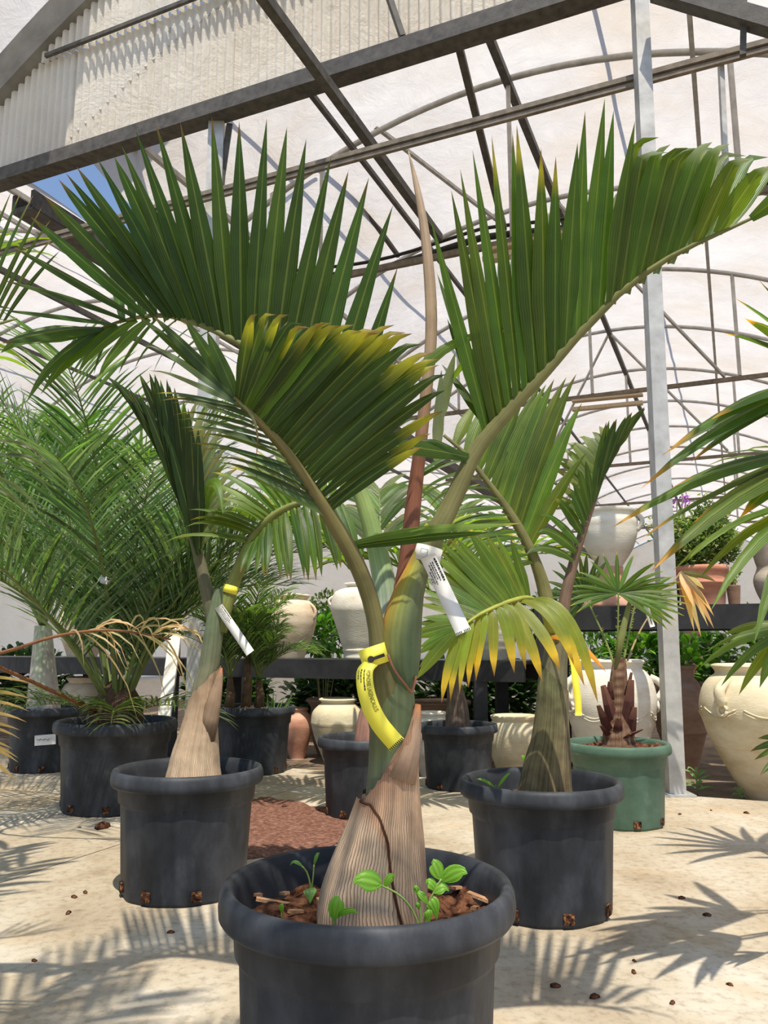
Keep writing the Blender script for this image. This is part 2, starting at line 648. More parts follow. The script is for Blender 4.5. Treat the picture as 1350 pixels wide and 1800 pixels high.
# ================================================================== the setting
def PU(px, py, u):
    x, up = px - 675.0, 900.0 - py
    d = Vector((x, F * cT - up * sT, F * sT + up * cT))
    s = u / (d.x * SA + d.y * CA)
    return Vector((0, 0, CAM_H)) + d * s


# ---- floor: concrete slabs with an open joint, earth beyond
floor = thing('floor', 'worn beige concrete floor of the nursery', None, (0, 0, 0), kind='structure')


def slab(u0, u1, v0, v1, top, th, name, mat, par):
    g = G()
    q = [UV(u0, v0, top), UV(u1, v0, top), UV(u1, v1, top), UV(u0, v1, top)]
    lo = [p - Vector((0, 0, th)) for p in q]
    g.add(q + lo, [(0, 1, 2, 3), (7, 6, 5, 4), (0, 4, 5, 1), (1, 5, 6, 2), (2, 6, 7, 3), (3, 7, 4, 0)])
    return g.obj(name, mat, par, smooth=False)


slab(-9, 4.72, -14, -2.336, 0, 0.12, 'concrete_slab', M['floor'], floor)
slab(-9, 4.72, -2.328, 9, 0, 0.12, 'concrete_slab', M['floor'], floor)
slab(4.722, 10.6, -40, 40, -0.05, 0.2, 'earth', M['dirt'], floor)
slab(10.602, 90, -40, 40, -0.05, 0.2, 'bounce_ground', M['gravel'], floor)  # pale ground added to bounce sunlight onto the cloth walls

# ---- roof of the cloth house
ceiling = thing('ceiling', 'white shade cloth stretched over steel arches', None, UV(5, -1.8, 5), kind='structure')
VC, SPAN, AH, AB = -1.76, 8.18, 6.55, 0.0875
US = [5.0] + [7.2 + 2.4 * i for i in range(16)]
UEND = US[-1]


def az(v, k=0):
    return AH - AB * (v - VC - k * SPAN) ** 2


for k in (-1, 0, 1):
    va, vb = VC + k * SPAN - SPAN / 2, VC + k * SPAN + SPAN / 2
    for i in range(len(US) - 1):
        ua, ub = US[i], US[i + 1]
        g = G()
        nu, nv = 8, 32
        vs, fs = [], []
        for a in range(nu + 1):
            fu = a / nu
            u = lerp(ua, ub, fu)
            v0 = va
            if k == 0 and i == 0:
                v0 = lerp(-5.38, -5.62, fu)
            if k == 0 and i == 1:
                v0 = lerp(-5.62, -5.84, fu)
            for b in range(nv + 1):
                v = lerp(v0, vb, b / nv)
                nz = mnoise.noise(Vector((u * 1.3, v * 1.3, 3.1)))
                z = az(v, k) + 0.05 - 0.05 * math.sin(PI * fu) + 0.05 * nz
                vs.append(UV(u, v, z))
        for a in range(nu):
            for b in range(nv):
                q = a * (nv + 1) + b
                fs.append((q, q + 1, q + nv + 2, q + nv + 1))
        g.add(vs, fs)
        g.obj('cloth_panel', M['cloth'], ceiling)

for k in (-1, 0, 1):
    for i, u in enumerate(US[1:]):
        g = G()
        vc = VC + k * SPAN
        pts = [UV(u, vc + SPAN / 2 * (j / 14 - 1), az(vc + SPAN / 2 * (j / 14 - 1), k) - 0.04) for j in range(29)]
        tube_g(g, pts, 0.032, 6)
        g.obj('arch_tube', M['steel'], ceiling)
for k in (-1, 0, 1):
    for dv, mat, w in ((0, 'darksteel', 0.075), (-1.75, 'darksteel', 0.05), (1.75, 'steel', 0.045), (-3.2, 'steel', 0.05), (3.2, 'steel', 0.05)):
        v = VC + k * SPAN + dv
        g = G()
        bar_g(g, UV(5.05, v, az(v, k) - 0.085), UV(UEND, v, az(v, k) - 0.085), w, w * 1.1)
        g.obj('purlin', M[mat], ceiling, smooth=False)
    # pipes that lie on top of the cloth and shade it
    for dv in (-2.5, 1.0):
        v = VC + k * SPAN + dv
        g = G()
        tube_g(g, [UV(5.0, v, az(v, k) + 0.20), UV(UEND, v, az(v, k) + 0.20)], 0.022, 6)
        g.obj('outer_pipe', M['steel'], ceiling)
# valley gutters
for v in (VC - SPAN / 2 - 0.12, VC + SPAN / 2):
    g = G()
    bar_g(g, UV(5.05, v, 4.90), UV(UEND, v, 4.90), 0.26, 0.05)
    bar_g(g, UV(5.05, v - 0.12, 4.98), UV(UEND, v - 0.12, 4.98), 0.04, 0.18)
    bar_g(g, UV(5.05, v + 0.12, 4.98), UV(UEND, v + 0.12, 4.98), 0.04, 0.18)
    g.obj('valley_gutter', M['darksteel'], ceiling, smooth=False)
# tie beams with hangers to the arches
for u, z in ((7.2, 4.72), (12.0, 4.55), (16.8, 4.5), (21.6, 4.5), (26.4, 4.5)):
    g = G()
    bar_g(g, UV(u, -5.8, z), UV(u, 2.3, z), 0.05, 0.06)
    g.obj('tie_beam', M['brownsteel'], ceiling, smooth=False)
    for v in (-3.9, VC, 0.3):
        g = G()
        bar_g(g, UV(u, v, z + 0.04), UV(u, v, az(v) - 0.06), 0.04, 0.04, Vector((0, 1, 0)))
        g.obj('hanger', M['steel'], ceiling, smooth=False)
for u in (9.6, 14.4):
    for v in (-3.6, 0.1):
        g = G()
        bar_g(g, UV(u, VC, az(VC) - 0.08), UV(u + 2.4, v, 4.6), 0.035, 0.035)
        g.obj('brace', M['steel'], ceiling, smooth=False)
# irrigation hoses and laths on the tie beams
for dz, r in ((0.14, 0.035), (0.24, 0.018)):
    g = G()
    pts = [UV(7.31, v, 4.72 + dz - 0.05 * abs(math.sin(v * 1.5)) + 0.03 * math.sin(v * 2.3)) for v in [-5.6 + 0.25 * i for i in range(32)]]
    tube_g(g, pts, r, 6)
    g.obj('hose', M['hose'], ceiling)
for (px0, py0, px1, py1, u) in ((1006, 706, 1130, 694, 11.8), (850, 445, 990, 412, 7.05)):
    g = G()
    bar_g(g, PU(px0, py0, u), PU(px1, py1, u), 0.12, 0.03)
    bar_g(g, PU(px0, py0 + 14, u), PU(px1, py1 + 14, u), 0.10, 0.05)
    g.obj('lath', M['wood'], ceiling, smooth=False)
for (a, b, w, mt) in (((802, 62, 5.05), (886, 402, 7.1), 0.055, 'darksteel'), ((660, 222, 7.2), (880, 392, 9.4), 0.04, 'steel'),
                      ((478, 168, 7.0), (560, 205, 7.2), 0.05, 'steel'), ((222, 250, 5.3), (312, 330, 7.2), 0.05, 'steel'),
                      ((560, 255, 7.2), (700, 450, 9.4), 0.05, 'darksteel'), ((480, 300, 7.2), (476, 470, 7.2), 0.04, 'steel')):
    g = G()
    bar_g(g, PU(*a), PU(*b), w, w)
    g.obj('brace', M[mt], ceiling, smooth=False)

# ---- front gable
GU = 5.0
wall_front = thing('wall_front', 'white corrugated gable above the steel beam', None, UV(GU, VC, 5.2), kind='structure')


def gz(v):
    return 7.62 - 0.0766 * (v + 1.81) ** 2


def corr(v0, v1, zlo, zhi, u):
    g = G()
    n = max(4, int((v1 - v0) / 0.0095))
    vs, fs = [], []
    for i in range(n + 1):
        v = lerp(v0, v1, i / n)
        du = 0.030 * max(-0.6, min(0.6, math.sin(2 * PI * v / 0.084)))
        vs.append(UV(u + du, v, zlo(v)))
        vs.append(UV(u + du, v, max(zhi(v), zlo(v) + 0.005)))
    for i in range(n):
        fs.append((2 * i, 2 * i + 2, 2 * i + 3, 2 * i + 1))
    g.add(vs, fs)
    g.obj('corrugated_sheet', M['sheet'], wall_front)


v = -7.2
while v < 3.4:
    corr(v, v + 0.94, lambda q: 5.26, lambda q: min(6.36, gz(q)), GU)
    if gz(v + 0.5) > 6.40:
        corr(max(v, -5.75), v + 0.94, lambda q: 6.30, lambda q: gz(q), GU - 0.045)
    v += 0.912
g = G()
bar_g(g, UV(GU - 0.10, -7.4, 5.20), UV(GU - 0.10, 3.6, 5.20), 0.06, 0.12)
bar_g(g, UV(GU - 0.06, -7.4, 5.13), UV(GU - 0.06, 3.6, 5.13), 0.16, 0.025)
g.obj('gable_beam', M['darksteel'], wall_front, smooth=False)
g = G()
bar_g(g, UV(GU - 0.09, -5.66, 6.33), UV(GU - 0.09, 1.5, 6.33), 0.03, 0.035)
g.obj('sheet_rail', M['darksteel'], wall_front, smooth=False)
# curved flashing along the gable edge
g = G()
vs, fs = [], []
nn = 40
for i in range(nn + 1):
    v = lerp(-7.3, 3.7, i / nn)
    z = gz(v)
    vs += [UV(GU - 0.12, v, z - 0.02), UV(GU - 0.12, v - 0.08, z + 0.36), UV(GU + 0.1, v - 0.08, z + 0.36), UV(GU + 0.1, v, z - 0.02)]
for i in range(nn):
    for j in range(4):
        a, b = i * 4 + j, i * 4 + (j + 1) % 4
        fs.append((a, b, b + 4, a + 4))
g.add(vs, fs)
g.obj('gable_flashing', M['flash'], wall_front, smooth=False)
# cloth that reaches forward over the flashing at the valley side
g = G()
vs, fs = [], []
for i in range(13):
    v = lerp(-7.7, -5.0, i / 12)
    for u in (3.6, 4.4, 5.0):
        vs.append(UV(u, v, gz(v) + 0.44 + (0.02 * math.sin(i * 2 + u) if u < 4.9 else 0.0)))
for i in range(12):
    for j in range(2):
        a = i * 3 + j
        fs.append((a, a + 1, a + 4, a + 3))
g.add(vs, fs)
g.obj('edge_cloth', M['cloth'], wall_front)

# ---- outer walls of the house
for nm, a, b, mt in (('wall_back', (UEND, -14), (UEND, 10.5), 'wallcloth'), ('wall_left', (5.2, -14.03), (UEND, -14.03), 'wallcloth'),
                     ('wall_right', (5.2, 10.5), (UEND, 10.5), 'wallcloth')):
    g = G()
    n = 60
    vs, fs = [], []
    for i in range(n + 1):
        f = i / n
        u, v = lerp(a[0], b[0], f), lerp(a[1], b[1], f)
        w = 0.04 * math.sin(i * 1.9)
        if nm == 'wall_back':
            for z in (0.0, 1.8, 3.6, 5.2):
                vs.append(UV(u + w, v, z))
            vs.append(UV(u + w, v, max(5.2, max(az(v, k) for k in (-1, 0, 1)))))
        else:
            for z in (0.0, 1.3, 2.6, 3.9, 5.15):
                vs.append(UV(u, v + w, z))
    for i in range(n):
        for j in range(4):
            q = i * 5 + j
            fs.append((q, q + 5, q + 6, q + 1))
    g.add(vs, fs)
    o = g.obj(nm, M[mt], None, origin=UV(*a, 0))
    tag(o, 'white cloth ' + nm.replace('_', ' at the ') + ' of the greenhouse', kind='structure')

# ---- rails and posts in front of the gable
g = G()
bar_g(g, UV(4.87, -9, 4.40), UV(4.87, 6, 4.40), 0.05, 0.035)
bar_g(g, UV(4.87, -9, 4.355), UV(4.87, 6, 4.355), 0.03, 0.03)
o = g.obj('trim_1', M['brownsteel'], None, False, origin=UV(4.87, 0, 4.38))
tag(o, 'brown double steel rail crossing in front of the gable', kind='structure')
g = G()
bar_g(g, UV(2.6, -2.52, 4.92), UV(7.2, -2.52, 4.92), 0.07, 0.08)
o = g.obj('trim_2', M['darksteel'], None, False, origin=UV(4, -2.52, 4.9))
tag(o, 'dark steel purlin running in front of the corrugated gable', kind='structure')
g = G()
bar_g(g, PU(1150, -18, 4.6), PU(1420, 62, 4.6), 0.10, 0.10)
bar_g(g, PU(1308, -10, 4.62), PU(1306, 98, 4.62), 0.035, 0.035)
o = g.obj('trim_3', M['darksteel'], None, False, origin=PU(1300, 20, 4.6))
tag(o, 'dark sloping truss bar high above the right post', kind='structure')
g = G()
bar_g(g, PU(682, -10, 4.85), PU(708, 66, 4.9), 0.06, 0.04)
o = g.obj('trim_4', M['darksteel'], None, False, origin=PU(700, 30, 4.9))
tag(o, 'short steel strut standing on the gable beam', kind='structure')
for (v, u) in ((0.62, 4.9),):
    g = G()
    bar_g(g, PU(1266, 92, 4.9), PU(1276, 300, 4.9), 0.03, 0.03, Vector((0, 1, 0)))
    o = g.obj('trim_5', M['steel'], None, False, origin=PU(1266, 92, 4.9))
    tag(o, 'thin steel drop bar hanging under the brown rail', kind='structure')


def steel_post(base, top, w, label, mat):
    t = thing('steel_post', label, 'post', base)
    g = G()
    bar_g(g, base, top, w, w, Vector((0, 1, 0)))
    g.obj('shaft', mat, t, smooth=False)
    g = G()
    box_g(g, Vector(base) + Vector((0, 0, 0.006)), (w * 0.95, w * 0.95, 0.006))
    g.obj('base_plate', mat, t, smooth=False)
    return t


b = ground(1187, 1397)
steel_post(b, P(1121, -70, b.y), 0.088, 'square galvanised steel post beside the green pot', M['steel'])
b = UV(5.02, -3.72, -0.05)
t = steel_post(b, UV(5.02, -3.72, 5.122), 0.13, 'galvanised steel post under the gable beam behind the left pots', M['steel'])
g = G()
bar_g(g, UV(5.02, -3.60, 5.1), UV(5.02, -3.70, 4.3), 0.05, 0.02, Vector((0, 1, 0)))
g.obj('bracket', M['darksteel'], t, smooth=False)

# ================================================================== pots
def pot_profile(Rr, H):
    return [(0.79 * Rr, 0.0), (0.80 * Rr, 0.01), (0.855 * Rr, 0.70 * H), (0.862 * Rr, 0.725 * H), (0.885 * Rr, 0.74 * H), (0.905 * Rr, 0.885 * H),
            (0.93 * Rr, 0.875 * H), (0.975 * Rr, 0.868 * H), (0.995 * Rr, 0.885 * H), (1.0 * Rr, 0.92 * H), (0.992 * Rr, 0.965 * H), (0.972 * Rr, 0.992 * H),
            (0.945 * Rr, 1.0 * H), (0.915 * Rr, 0.99 * H), (0.89 * Rr, 0.955 * H), (0.875 * Rr, 0.90 * H), (0.85 * Rr, 0.74 * H), (0.83 * Rr, 0.60 * H), (0.0, 0.58 * H)]


def make_pot(t, loc, D, H, mat, fill=0.84, holes=8, hole0=0.3, soilmat=None):
    Rr = D / 2
    g = G()

    def rf(a, z):
        if z < 0.72 * H:
            return 1 - 0.013 * (1 + math.cos(a * 12)) * min(1.0, (0.72 * H - z) / (0.03 * H))
        return 1.0
    lathe_g(g, pot_profile(Rr, H), loc, 72, None, rf)
    pot = g.obj('pot', mat, t)
    for i in range(holes):
        a = hole0 + 2 * PI * i / holes
        if math.sin(a) > 0.45:
            continue
        r = 0.799 * Rr
        c = Vector(loc) + Vector((r * math.cos(a), r * math.sin(a), 0.075 * H))
        g = G()
        box_g(g, c, (0.004, 0.016, 0.015), Matrix.Rotation(a, 3, 'Z'))
        g.obj('drain_hole', M['hole'], pot, smooth=False)
    g = G()
    vs, fs, n, m = [], [], 64, 16
    rs = 0.868 * Rr
    for j in range(m + 1):
        for k in range(n):
            a = 2 * PI * k / n
            r = rs * j / m
            p = Vector(loc) + Vector((r * math.cos(a), r * math.sin(a), fill * H))
            p.z += 0.022 * mnoise.noise(p * 14) + 0.012 * mnoise.noise(p * 45) + 0.009 * mnoise.noise(p * 110) + 0.012 * (1 - j / m)
            vs.append(p)
    for j in range(m):
        for k in range(n):
            fs.append((j * n + k, j * n + (k + 1) % n, (j + 1) * n + (k + 1) % n, (j + 1) * n + k))
    g.add(vs, fs)
    g.obj('soil', soilmat or M['soil'], t)
    return pot


def pot_spot(px, ybot, D):
    """centre of a pot whose front foot meets the floor at (px, ybot)"""
    q = ground(px, ybot)
    d = Vector((q.x, q.y, 0)).normalized()
    return q + d * D * 0.40


# ================================================================== jars
def jar(name, label, loc, R0, H, prof, mat, handles=(), grooves=(), group=None, cat='jar', waves=None, n=44, inner=True, beads=False):
    """prof: list of (r/R0, z/H) outer outline from foot to lip"""
    t = thing(name, label, cat, loc, group)
    pts = spline(prof, 44)
    pr = []
    for r, z in pts:
        rr = r * R0
        for gz_ in grooves:
            d = abs(z - gz_)
            if d < 0.012:
                rr *= 1 - 0.012 * (1 - d / 0.012)
            elif d < 0.026:
                rr *= 1 + 0.010
        pr.append((max(rr, 0.001), max(0.0, z * H)))
    rl, zl = pr[-1]
    if inner:
        pr += [(rl * 0.93, zl + 0.004), (rl * 0.86, zl - 0.01), (rl * 0.80, zl - 0.06 * H), (rl * 0.82, zl - 0.25 * H), (0.0, zl - 0.27 * H)]
    g = G()
    lathe_g(g, pr, loc, n)
    g.obj('body', mat, t)

    def rad(zf):
        best = min(pts, key=lambda q: abs(q[1] - zf))
        return best[0] * R0
    for (ang, z0, z1, out, th) in handles:
        g = G()
        d = Vector((math.cos(ang), math.sin(ang), 0))
        a = Vector(loc) + d * (rad(z0) - 0.006) + Vector((0, 0, z0 * H))
        b = Vector(loc) + d * (rad(z1) - 0.006) + Vector((0, 0, z1 * H))
        pp = []
        for i in range(13):
            f = i / 12
            p = a.lerp(b, f) + d * out * math.sin(PI * f) ** 0.7 + Vector((0, 0, out * 0.4 * math.sin(PI * f) * (1 - f)))
            pp.append(p)
        tube_g(g, pp, th, 8)
        g.obj('handle', mat, t)
        if beads:
            g = G()
            q = Vector(loc) + d * (rad(z0 - 0.05) + 0.004) + Vector((0, 0, (z0 - 0.05) * H))
            s = Vector((-d.y, d.x, 0))
            tube_g(g, [q + (s * math.cos(a_) + Vector((0, 0, 1)) * math.sin(a_)) * 0.03 for a_ in [2 * PI * i / 10 for i in range(11)]], 0.009, 6)
            g.obj('scroll', mat, t)
    if waves:
        zf, amp, cnt, w = waves
        for ph, dz_ in [(p_, d_) for d_ in (0.0, -0.022) for p_ in range(cnt)]:
            g = G()
            pp = []
            for i in range(15):
                f = i / 14
                a = 2 * PI * (ph + 0.08 + 0.84 * f) / cnt
                z = zf + dz_ - amp * math.sin(PI * f)
                r = rad(z) + 0.001
                pp.append(Vector(loc) + Vector((r * math.cos(a), r * math.sin(a), z * H)))
            tube_g(g, pp, w, 5)
            g.obj('wave', mat, t)
    return t


AMPH = [(0.50, 0), (0.50, 0.02), (0.62, 0.15), (0.82, 0.35), (0.98, 0.58), (1.0, 0.68), (0.94, 0.80), (0.72, 0.90), (0.62, 0.93), (0.64, 0.96), (0.72, 0.985), (0.70, 1.0)]
POTB = [(0.58, 0), (0.60, 0.02), (0.70, 0.15), (0.90, 0.38), (1.0, 0.60), (0.97, 0.74), (0.80, 0.88), (0.66, 0.92), (0.70, 0.95), (0.76, 0.98), (0.74, 1.0)]
BIGJ = [(0.38, 0), (0.40, 0.02), (0.52, 0.12), (0.70, 0.28), (0.80, 0.375), (0.83, 0.39), (0.84, 0.41), (0.92, 0.50), (1.0, 0.64), (0.99, 0.74), (0.92, 0.84), (0.80, 0.905), (0.72, 0.93), (0.73, 0.96), (0.78, 0.985), (0.76, 1.0)]
TALL = [(0.45, 0), (0.47, 0.02), (0.62, 0.16), (0.86, 0.36), (0.92, 0.40), (0.94, 0.43), (1.0, 0.58), (0.97, 0.70), (0.78, 0.82), (0.56, 0.90), (0.52, 0.94), (0.62, 0.975), (0.68, 1.0)]
SHOULD = [(0.52, 0), (0.54, 0.02), (0.53, 0.06), (0.58, 0.12), (0.56, 0.14), (0.62, 0.2), (0.80, 0.42), (0.96, 0.60), (1.0, 0.66), (0.99, 0.74), (0.86, 0.88), (0.50, 0.94), (0.42, 0.95), (0.42, 0.97), (0.55, 0.985), (0.53, 1.0)]


def jar_px(px, ytop, ybot, halfw, Y, zbase):
    """size and place of a jar from its outline and distance"""
    top = P(px, ytop, Y)
    R0 = abs(P(px + halfw, (ytop + ybot) / 2, Y).x - P(px, (ytop + ybot) / 2, Y).x)
    return Vector((top.x, Y, zbase)), R0, top.z - zbase


def YV(px, u):
    """distance ahead of the line of sight px at house coordinate u"""
    k = (px - 675.0) / (F * cT + 235 * sT)
    return u / (k * SA + CA)


# ================================================================== shelves
def shelf(label, u0, u1, v0, v1, z, legs, apron, leg_top=None):
    t = thing('plant_shelf', label, 'shelf', UV((u0 + u1) / 2, (v0 + v1) / 2, -0.05), 'black steel plant shelves')
    g = G()
    bar_g(g, UV(u0, (v0 + v1) / 2, z - 0.012), UV(u1, (v0 + v1) / 2, z - 0.012), v1 - v0, 0.024)
    g.obj('top', M['shelf'], t, smooth=False)
    for u in (u0 + 0.02, u1 - 0.02):
        g = G()
        bar_g(g, UV(u, v0, z - 0.024 - apron / 2), UV(u, v1, z - 0.024 - apron / 2), 0.04, apron)
        g.obj('apron', M['shelf'], t, smooth=False)
    for v, zt in legs:
        for u in (u0 + 0.05, u1 - 0.05):
            g = G()
            bar_g(g, UV(u, v, -0.05), UV(u, v, (zt if (zt and u < (u0 + u1) / 2) else z - 0.03)), 0.09, 0.09, Vector((0, 1, 0)))
            g.obj('leg', M['shelf'], t, smooth=False)
    return t


LZ, RZ = 0.69, 1.04
shelf('low black steel shelf holding the pale jars behind the potted palms', 5.3, 5.95, -4.05, -1.30, LZ, ((-3.95, None), (-1.62, None)), 0.115)
shelf('low black steel shelf half hidden by the feathery date palms', 5.3, 5.95, -7.2, -4.10, LZ, ((-7.1, None), (-5.6, None)), 0.115)
shelf('high black steel shelf carrying the urn and the terracotta bush pot', 5.3, 5.95, -1.22, 1.9, RZ, ((-1.17, None), (1.8, None)), 0.125)

t = thing('shelf_upright', 'tall black steel upright between the two low shelves', 'post', UV(5.2, -4.08, -0.05))
g = G()
bar_g(g, UV(5.2, -4.08, -0.04), UV(5.2, -4.08, 1.3), 0.08, 0.08, Vector((0, 1, 0)))
g.obj('shaft', M['shelf'], t, smooth=False)
g = G()
box_g(g, UV(5.2, -4.08, -0.044), (0.07, 0.07, 0.006))
g.obj('base_plate', M['shelf'], t, smooth=False)

# leaning white board
t = thing('timber_board', 'whitewashed timber board leaning against the low shelf', 'board', ground(277, 1335))
g = G()
bar_g(g, ground(279, 1335) + Vector((0, 0, 0.0)), P(310, 1105, 6.347), 0.09, 0.03, Vector((0, 1, 0)))
g.obj('plank', M['whitepaint'], t, smooth=False)

# ---- jars on the low shelf
Y = YV(508, 5.62)
loc, r0, h = jar_px(508, 1046, 1156, 49, Y, LZ)
jar('clay_jar', 'round cream clay jar with small ear handles on the low shelf', loc, r0, h, POTB, M['clay_cream'], ((-0.35, 0.62, 0.86, 0.035, 0.013), (PI + 0.35, 0.62, 0.86, 0.035, 0.013)), (0.3, 0.52, 0.17, 0.12))
Y = YV(632, 5.62)
loc, r0, h = jar_px(632, 1026, 1156, 51, Y, LZ)
jar('clay_jar', 'whitewashed shouldered clay jar with a patterned band on the low shelf', loc, r0, h, SHOULD, M['clay_pale'], ((PI - 0.1, 0.7, 0.83, 0.03, 0.012),), (0.59, 0.72, 0.2, 0.13))
Y = YV(452, 5.8)
loc, r0, h = jar_px(452, 1085, 1156, 30, Y, LZ)
jar('clay_pot', 'dark pink clay pot tucked behind the round cream jar', loc, r0, h, POTB, M['clay_terra'])
Y = YV(150, 5.6)
loc, r0, h = jar_px(150, 1062, 1152, 42, Y, LZ)
jar('clay_jar', 'cream clay jar on the low shelf seen through date palm leaves', loc, r0, h, POTB, M['clay_cream'], (), (0.5, 0.3))
Y = YV(862, 5.62)
loc, r0, h = jar_px(866, 1082, 1157, 46, Y, LZ)
jar('clay_bowl', 'ribbed pale clay bowl on the low shelf behind yellowing leaves', loc, r0, h, [(0.55, 0), (0.58, 0.03), (0.72, 0.2), (0.84, 0.4), (0.92, 0.6), (0.98, 0.8), (1.0, 0.95), (1.03, 1.0)], M['clay_pale'], (), (0.2, 0.32, 0.44, 0.56, 0.68, 0.8), cat='bowl')

# ---- jars on the ground under the low shelf
for args in (
    ('clay_jar', 'small pink clay jar with carved zigzag band under the low shelf', 524, 1245, 1338, 26, 5.45, AMPH, 'clay_pink', (), (0.42, 0.3)),
    ('clay_jar', 'cream clay amphora with dappled shade under the low shelf', 594, 1228, 1342, 47, 5.35, AMPH, 'clay_yellow', ((-0.5, 0.7, 0.86, 0.02, 0.01),), (0.6, 0.4, 0.25)),
    ('clay_jar', 'cream clay jar with a rust stain and sticker behind the right palm', 905, 1258, 1348, 48, 5.2, [(0.6, 0), (0.62, 0.02), (0.76, 0.2), (0.92, 0.42), (1.0, 0.6), (0.98, 0.78), (0.90, 0.88), (0.84, 0.92), (0.88, 0.96), (0.90, 1.0)], 'clay_yellow', (), (0.34, 0.2)),
    ('clay_jar', 'pale clay jar half hidden behind the small black pot', 758, 1252, 1370, 40, 5.1, AMPH, 'clay_pale', (), ()),
    ('clay_bowl', 'wide brown clay bowl rim behind the cream amphora', 582, 1228, 1330, 44, 5.75, [(0.5, 0), (0.55, 0.05), (0.75, 0.3), (0.85, 0.6), (0.80, 0.82), (0.9, 0.92), (1.0, 0.97), (0.98, 1.0)], 'clay_brown', (), ()),
    ('clay_bowl', 'wide brown clay bowl under the shelf behind the small palm', 768, 1232, 1330, 60, 5.8, [(0.5, 0), (0.55, 0.05), (0.75, 0.3), (0.85, 0.6), (0.80, 0.82), (0.9, 0.92), (1.0, 0.97), (0.98, 1.0)], 'clay_brown', (), ()),
    ('clay_jar', 'cream clay jar with a seated lid rim under the date palm shelf', 152, 1190, 1258, 44, 5.62, POTB, 'clay_cream', (), (0.5,)),
):
    nm, lb, px, yt, yb, hw, u, pf, mt, hd, gr = args
    Y = YV(px, u)
    loc, r0, h = jar_px(px, yt, yb, hw, Y, -0.05)
    jar(nm, lb, loc, r0, h, pf, M[mt], hd, gr, cat='bowl' if 'bowl' in nm else 'jar')

# ---- large jars at the right
loc, r0, h = jar_px(1070, 1160, 1345, 78, 5.05, -0.05)
jar('storage_jar', 'large cream storage jar with carved swags behind the green pot', loc, r0, h, BIGJ, M['clay_pale'], ((-0.15, 0.68, 0.86, 0.06, 0.022), (PI + 0.3, 0.68, 0.86, 0.06, 0.022)), (0.55, 0.36), 'big jars', 'jar', (0.60, 0.05, 7, 0.004), beads=True)
loc, r0, h = jar_px(1192, 1170, 1390, 45, 5.38, -0.05)
jar('storage_jar', 'brown clay storage jar with loop handles between two pale jars', loc, r0, h, TALL, M['clay_brown'], ((-0.2, 0.66, 0.84, 0.06, 0.017), (PI + 0.2, 0.66, 0.84, 0.06, 0.017)), (0.55, 0.42))
loc, r0, h = jar_px(1336, 1168, 1412, 106, 4.62, -0.05)
jar('storage_jar', 'largest cream storage jar with scroll handles and carved waves', loc, r0, h, BIGJ, M['clay_yellow'], ((PI + 0.5, 0.72, 0.89, 0.05, 0.030), (-0.5, 0.72, 0.89, 0.05, 0.030)), (0.55, 0.385), 'big jars', 'jar', (0.68, 0.05, 8, 0.005), 60, beads=True)

# ---- high shelf
Y = YV(1068, 5.6)
loc, r0, h = jar_px(1068, 898, 1065, 50, Y, RZ)
URN = [(0.86, 0), (0.9, 0.03), (0.86, 0.09), (0.60, 0.16), (0.44, 0.22), (0.40, 0.33), (0.42, 0.42), (0.52, 0.47), (0.80, 0.60), (0.96, 0.74), (1.0, 0.86), (0.97, 0.92), (0.98, 0.95), (1.04, 0.97), (1.05, 1.0)]
t = jar('garden_urn', 'tall pale clay urn on a pinkish foot on the high shelf', loc, r0, h, URN, M['clay_pale'], ((-0.45, 0.78, 0.95, 0.04, 0.016), (PI + 0.45, 0.78, 0.95, 0.04, 0.016)), (0.88, 0.84, 0.8), cat='urn')
g = G()
lathe_g(g, [(r0 * 0.98, 0), (r0 * 1.0, 0.02), (r0 * 0.92, h * 0.085), (r0 * 0.62, h * 0.165), (r0 * 0.46, h * 0.22), (r0 * 0.425, h * 0.33), (r0 * 0.44, h * 0.42), (r0 * 0.3, h * 0.43)], loc, 40)
g.obj('foot', M['clay_pink'], t)
Y = YV(1335, 5.55)
loc, r0, h = jar_px(1358, 955, 1065, 36, Y, RZ)
jar('clay_vase', 'grey brown clay vase at the end of the high shelf', loc, r0, h, [(0.6, 0), (0.66, 0.03), (0.9, 0.22), (1.0, 0.4), (0.85, 0.55), (0.80, 0.62), (0.86, 0.7), (0.95, 0.85), (1.05, 1.0)], M['clay_grey'], (), (0.5,), cat='vase')

# ================================================================== leaves
GD, GM, GL, GG = (0.032, 0.072, 0.012), (0.055, 0.115, 0.018), (0.11, 0.20, 0.03), (0.15, 0.21, 0.11)
YL, OR, BR, TAN = (0.55, 0.46, 0.04), (0.62, 0.28, 0.04), (0.17, 0.06, 0.025), (0.52, 0.38, 0.21)


def prof_palm(s):
    return min(1.0, 0.42 + 1.7 * s) * max(0.0, 1 - s ** 3.0) ** 0.9


def prof_full(s):
    return min(1.0, 0.42 + 1.5 * s) * max(0.0, 1 - s ** 4.5) ** 0.9


def prof_taper(s):
    return min(1.0, 0.5 + 1.6 * s) * max(0.0, 1 - max(0.0, (s - 0.34) / 0.66) ** 1.45)


def prof_lance(s):
    return max(0.0, math.sin(PI * min(1.0, s ** 0.8))) ** 0.8


def prof_blunt(s):
    return min(1.0, 0.42 + 2.0 * s) * (max(0.0, 1 - s ** 7)) ** 0.8


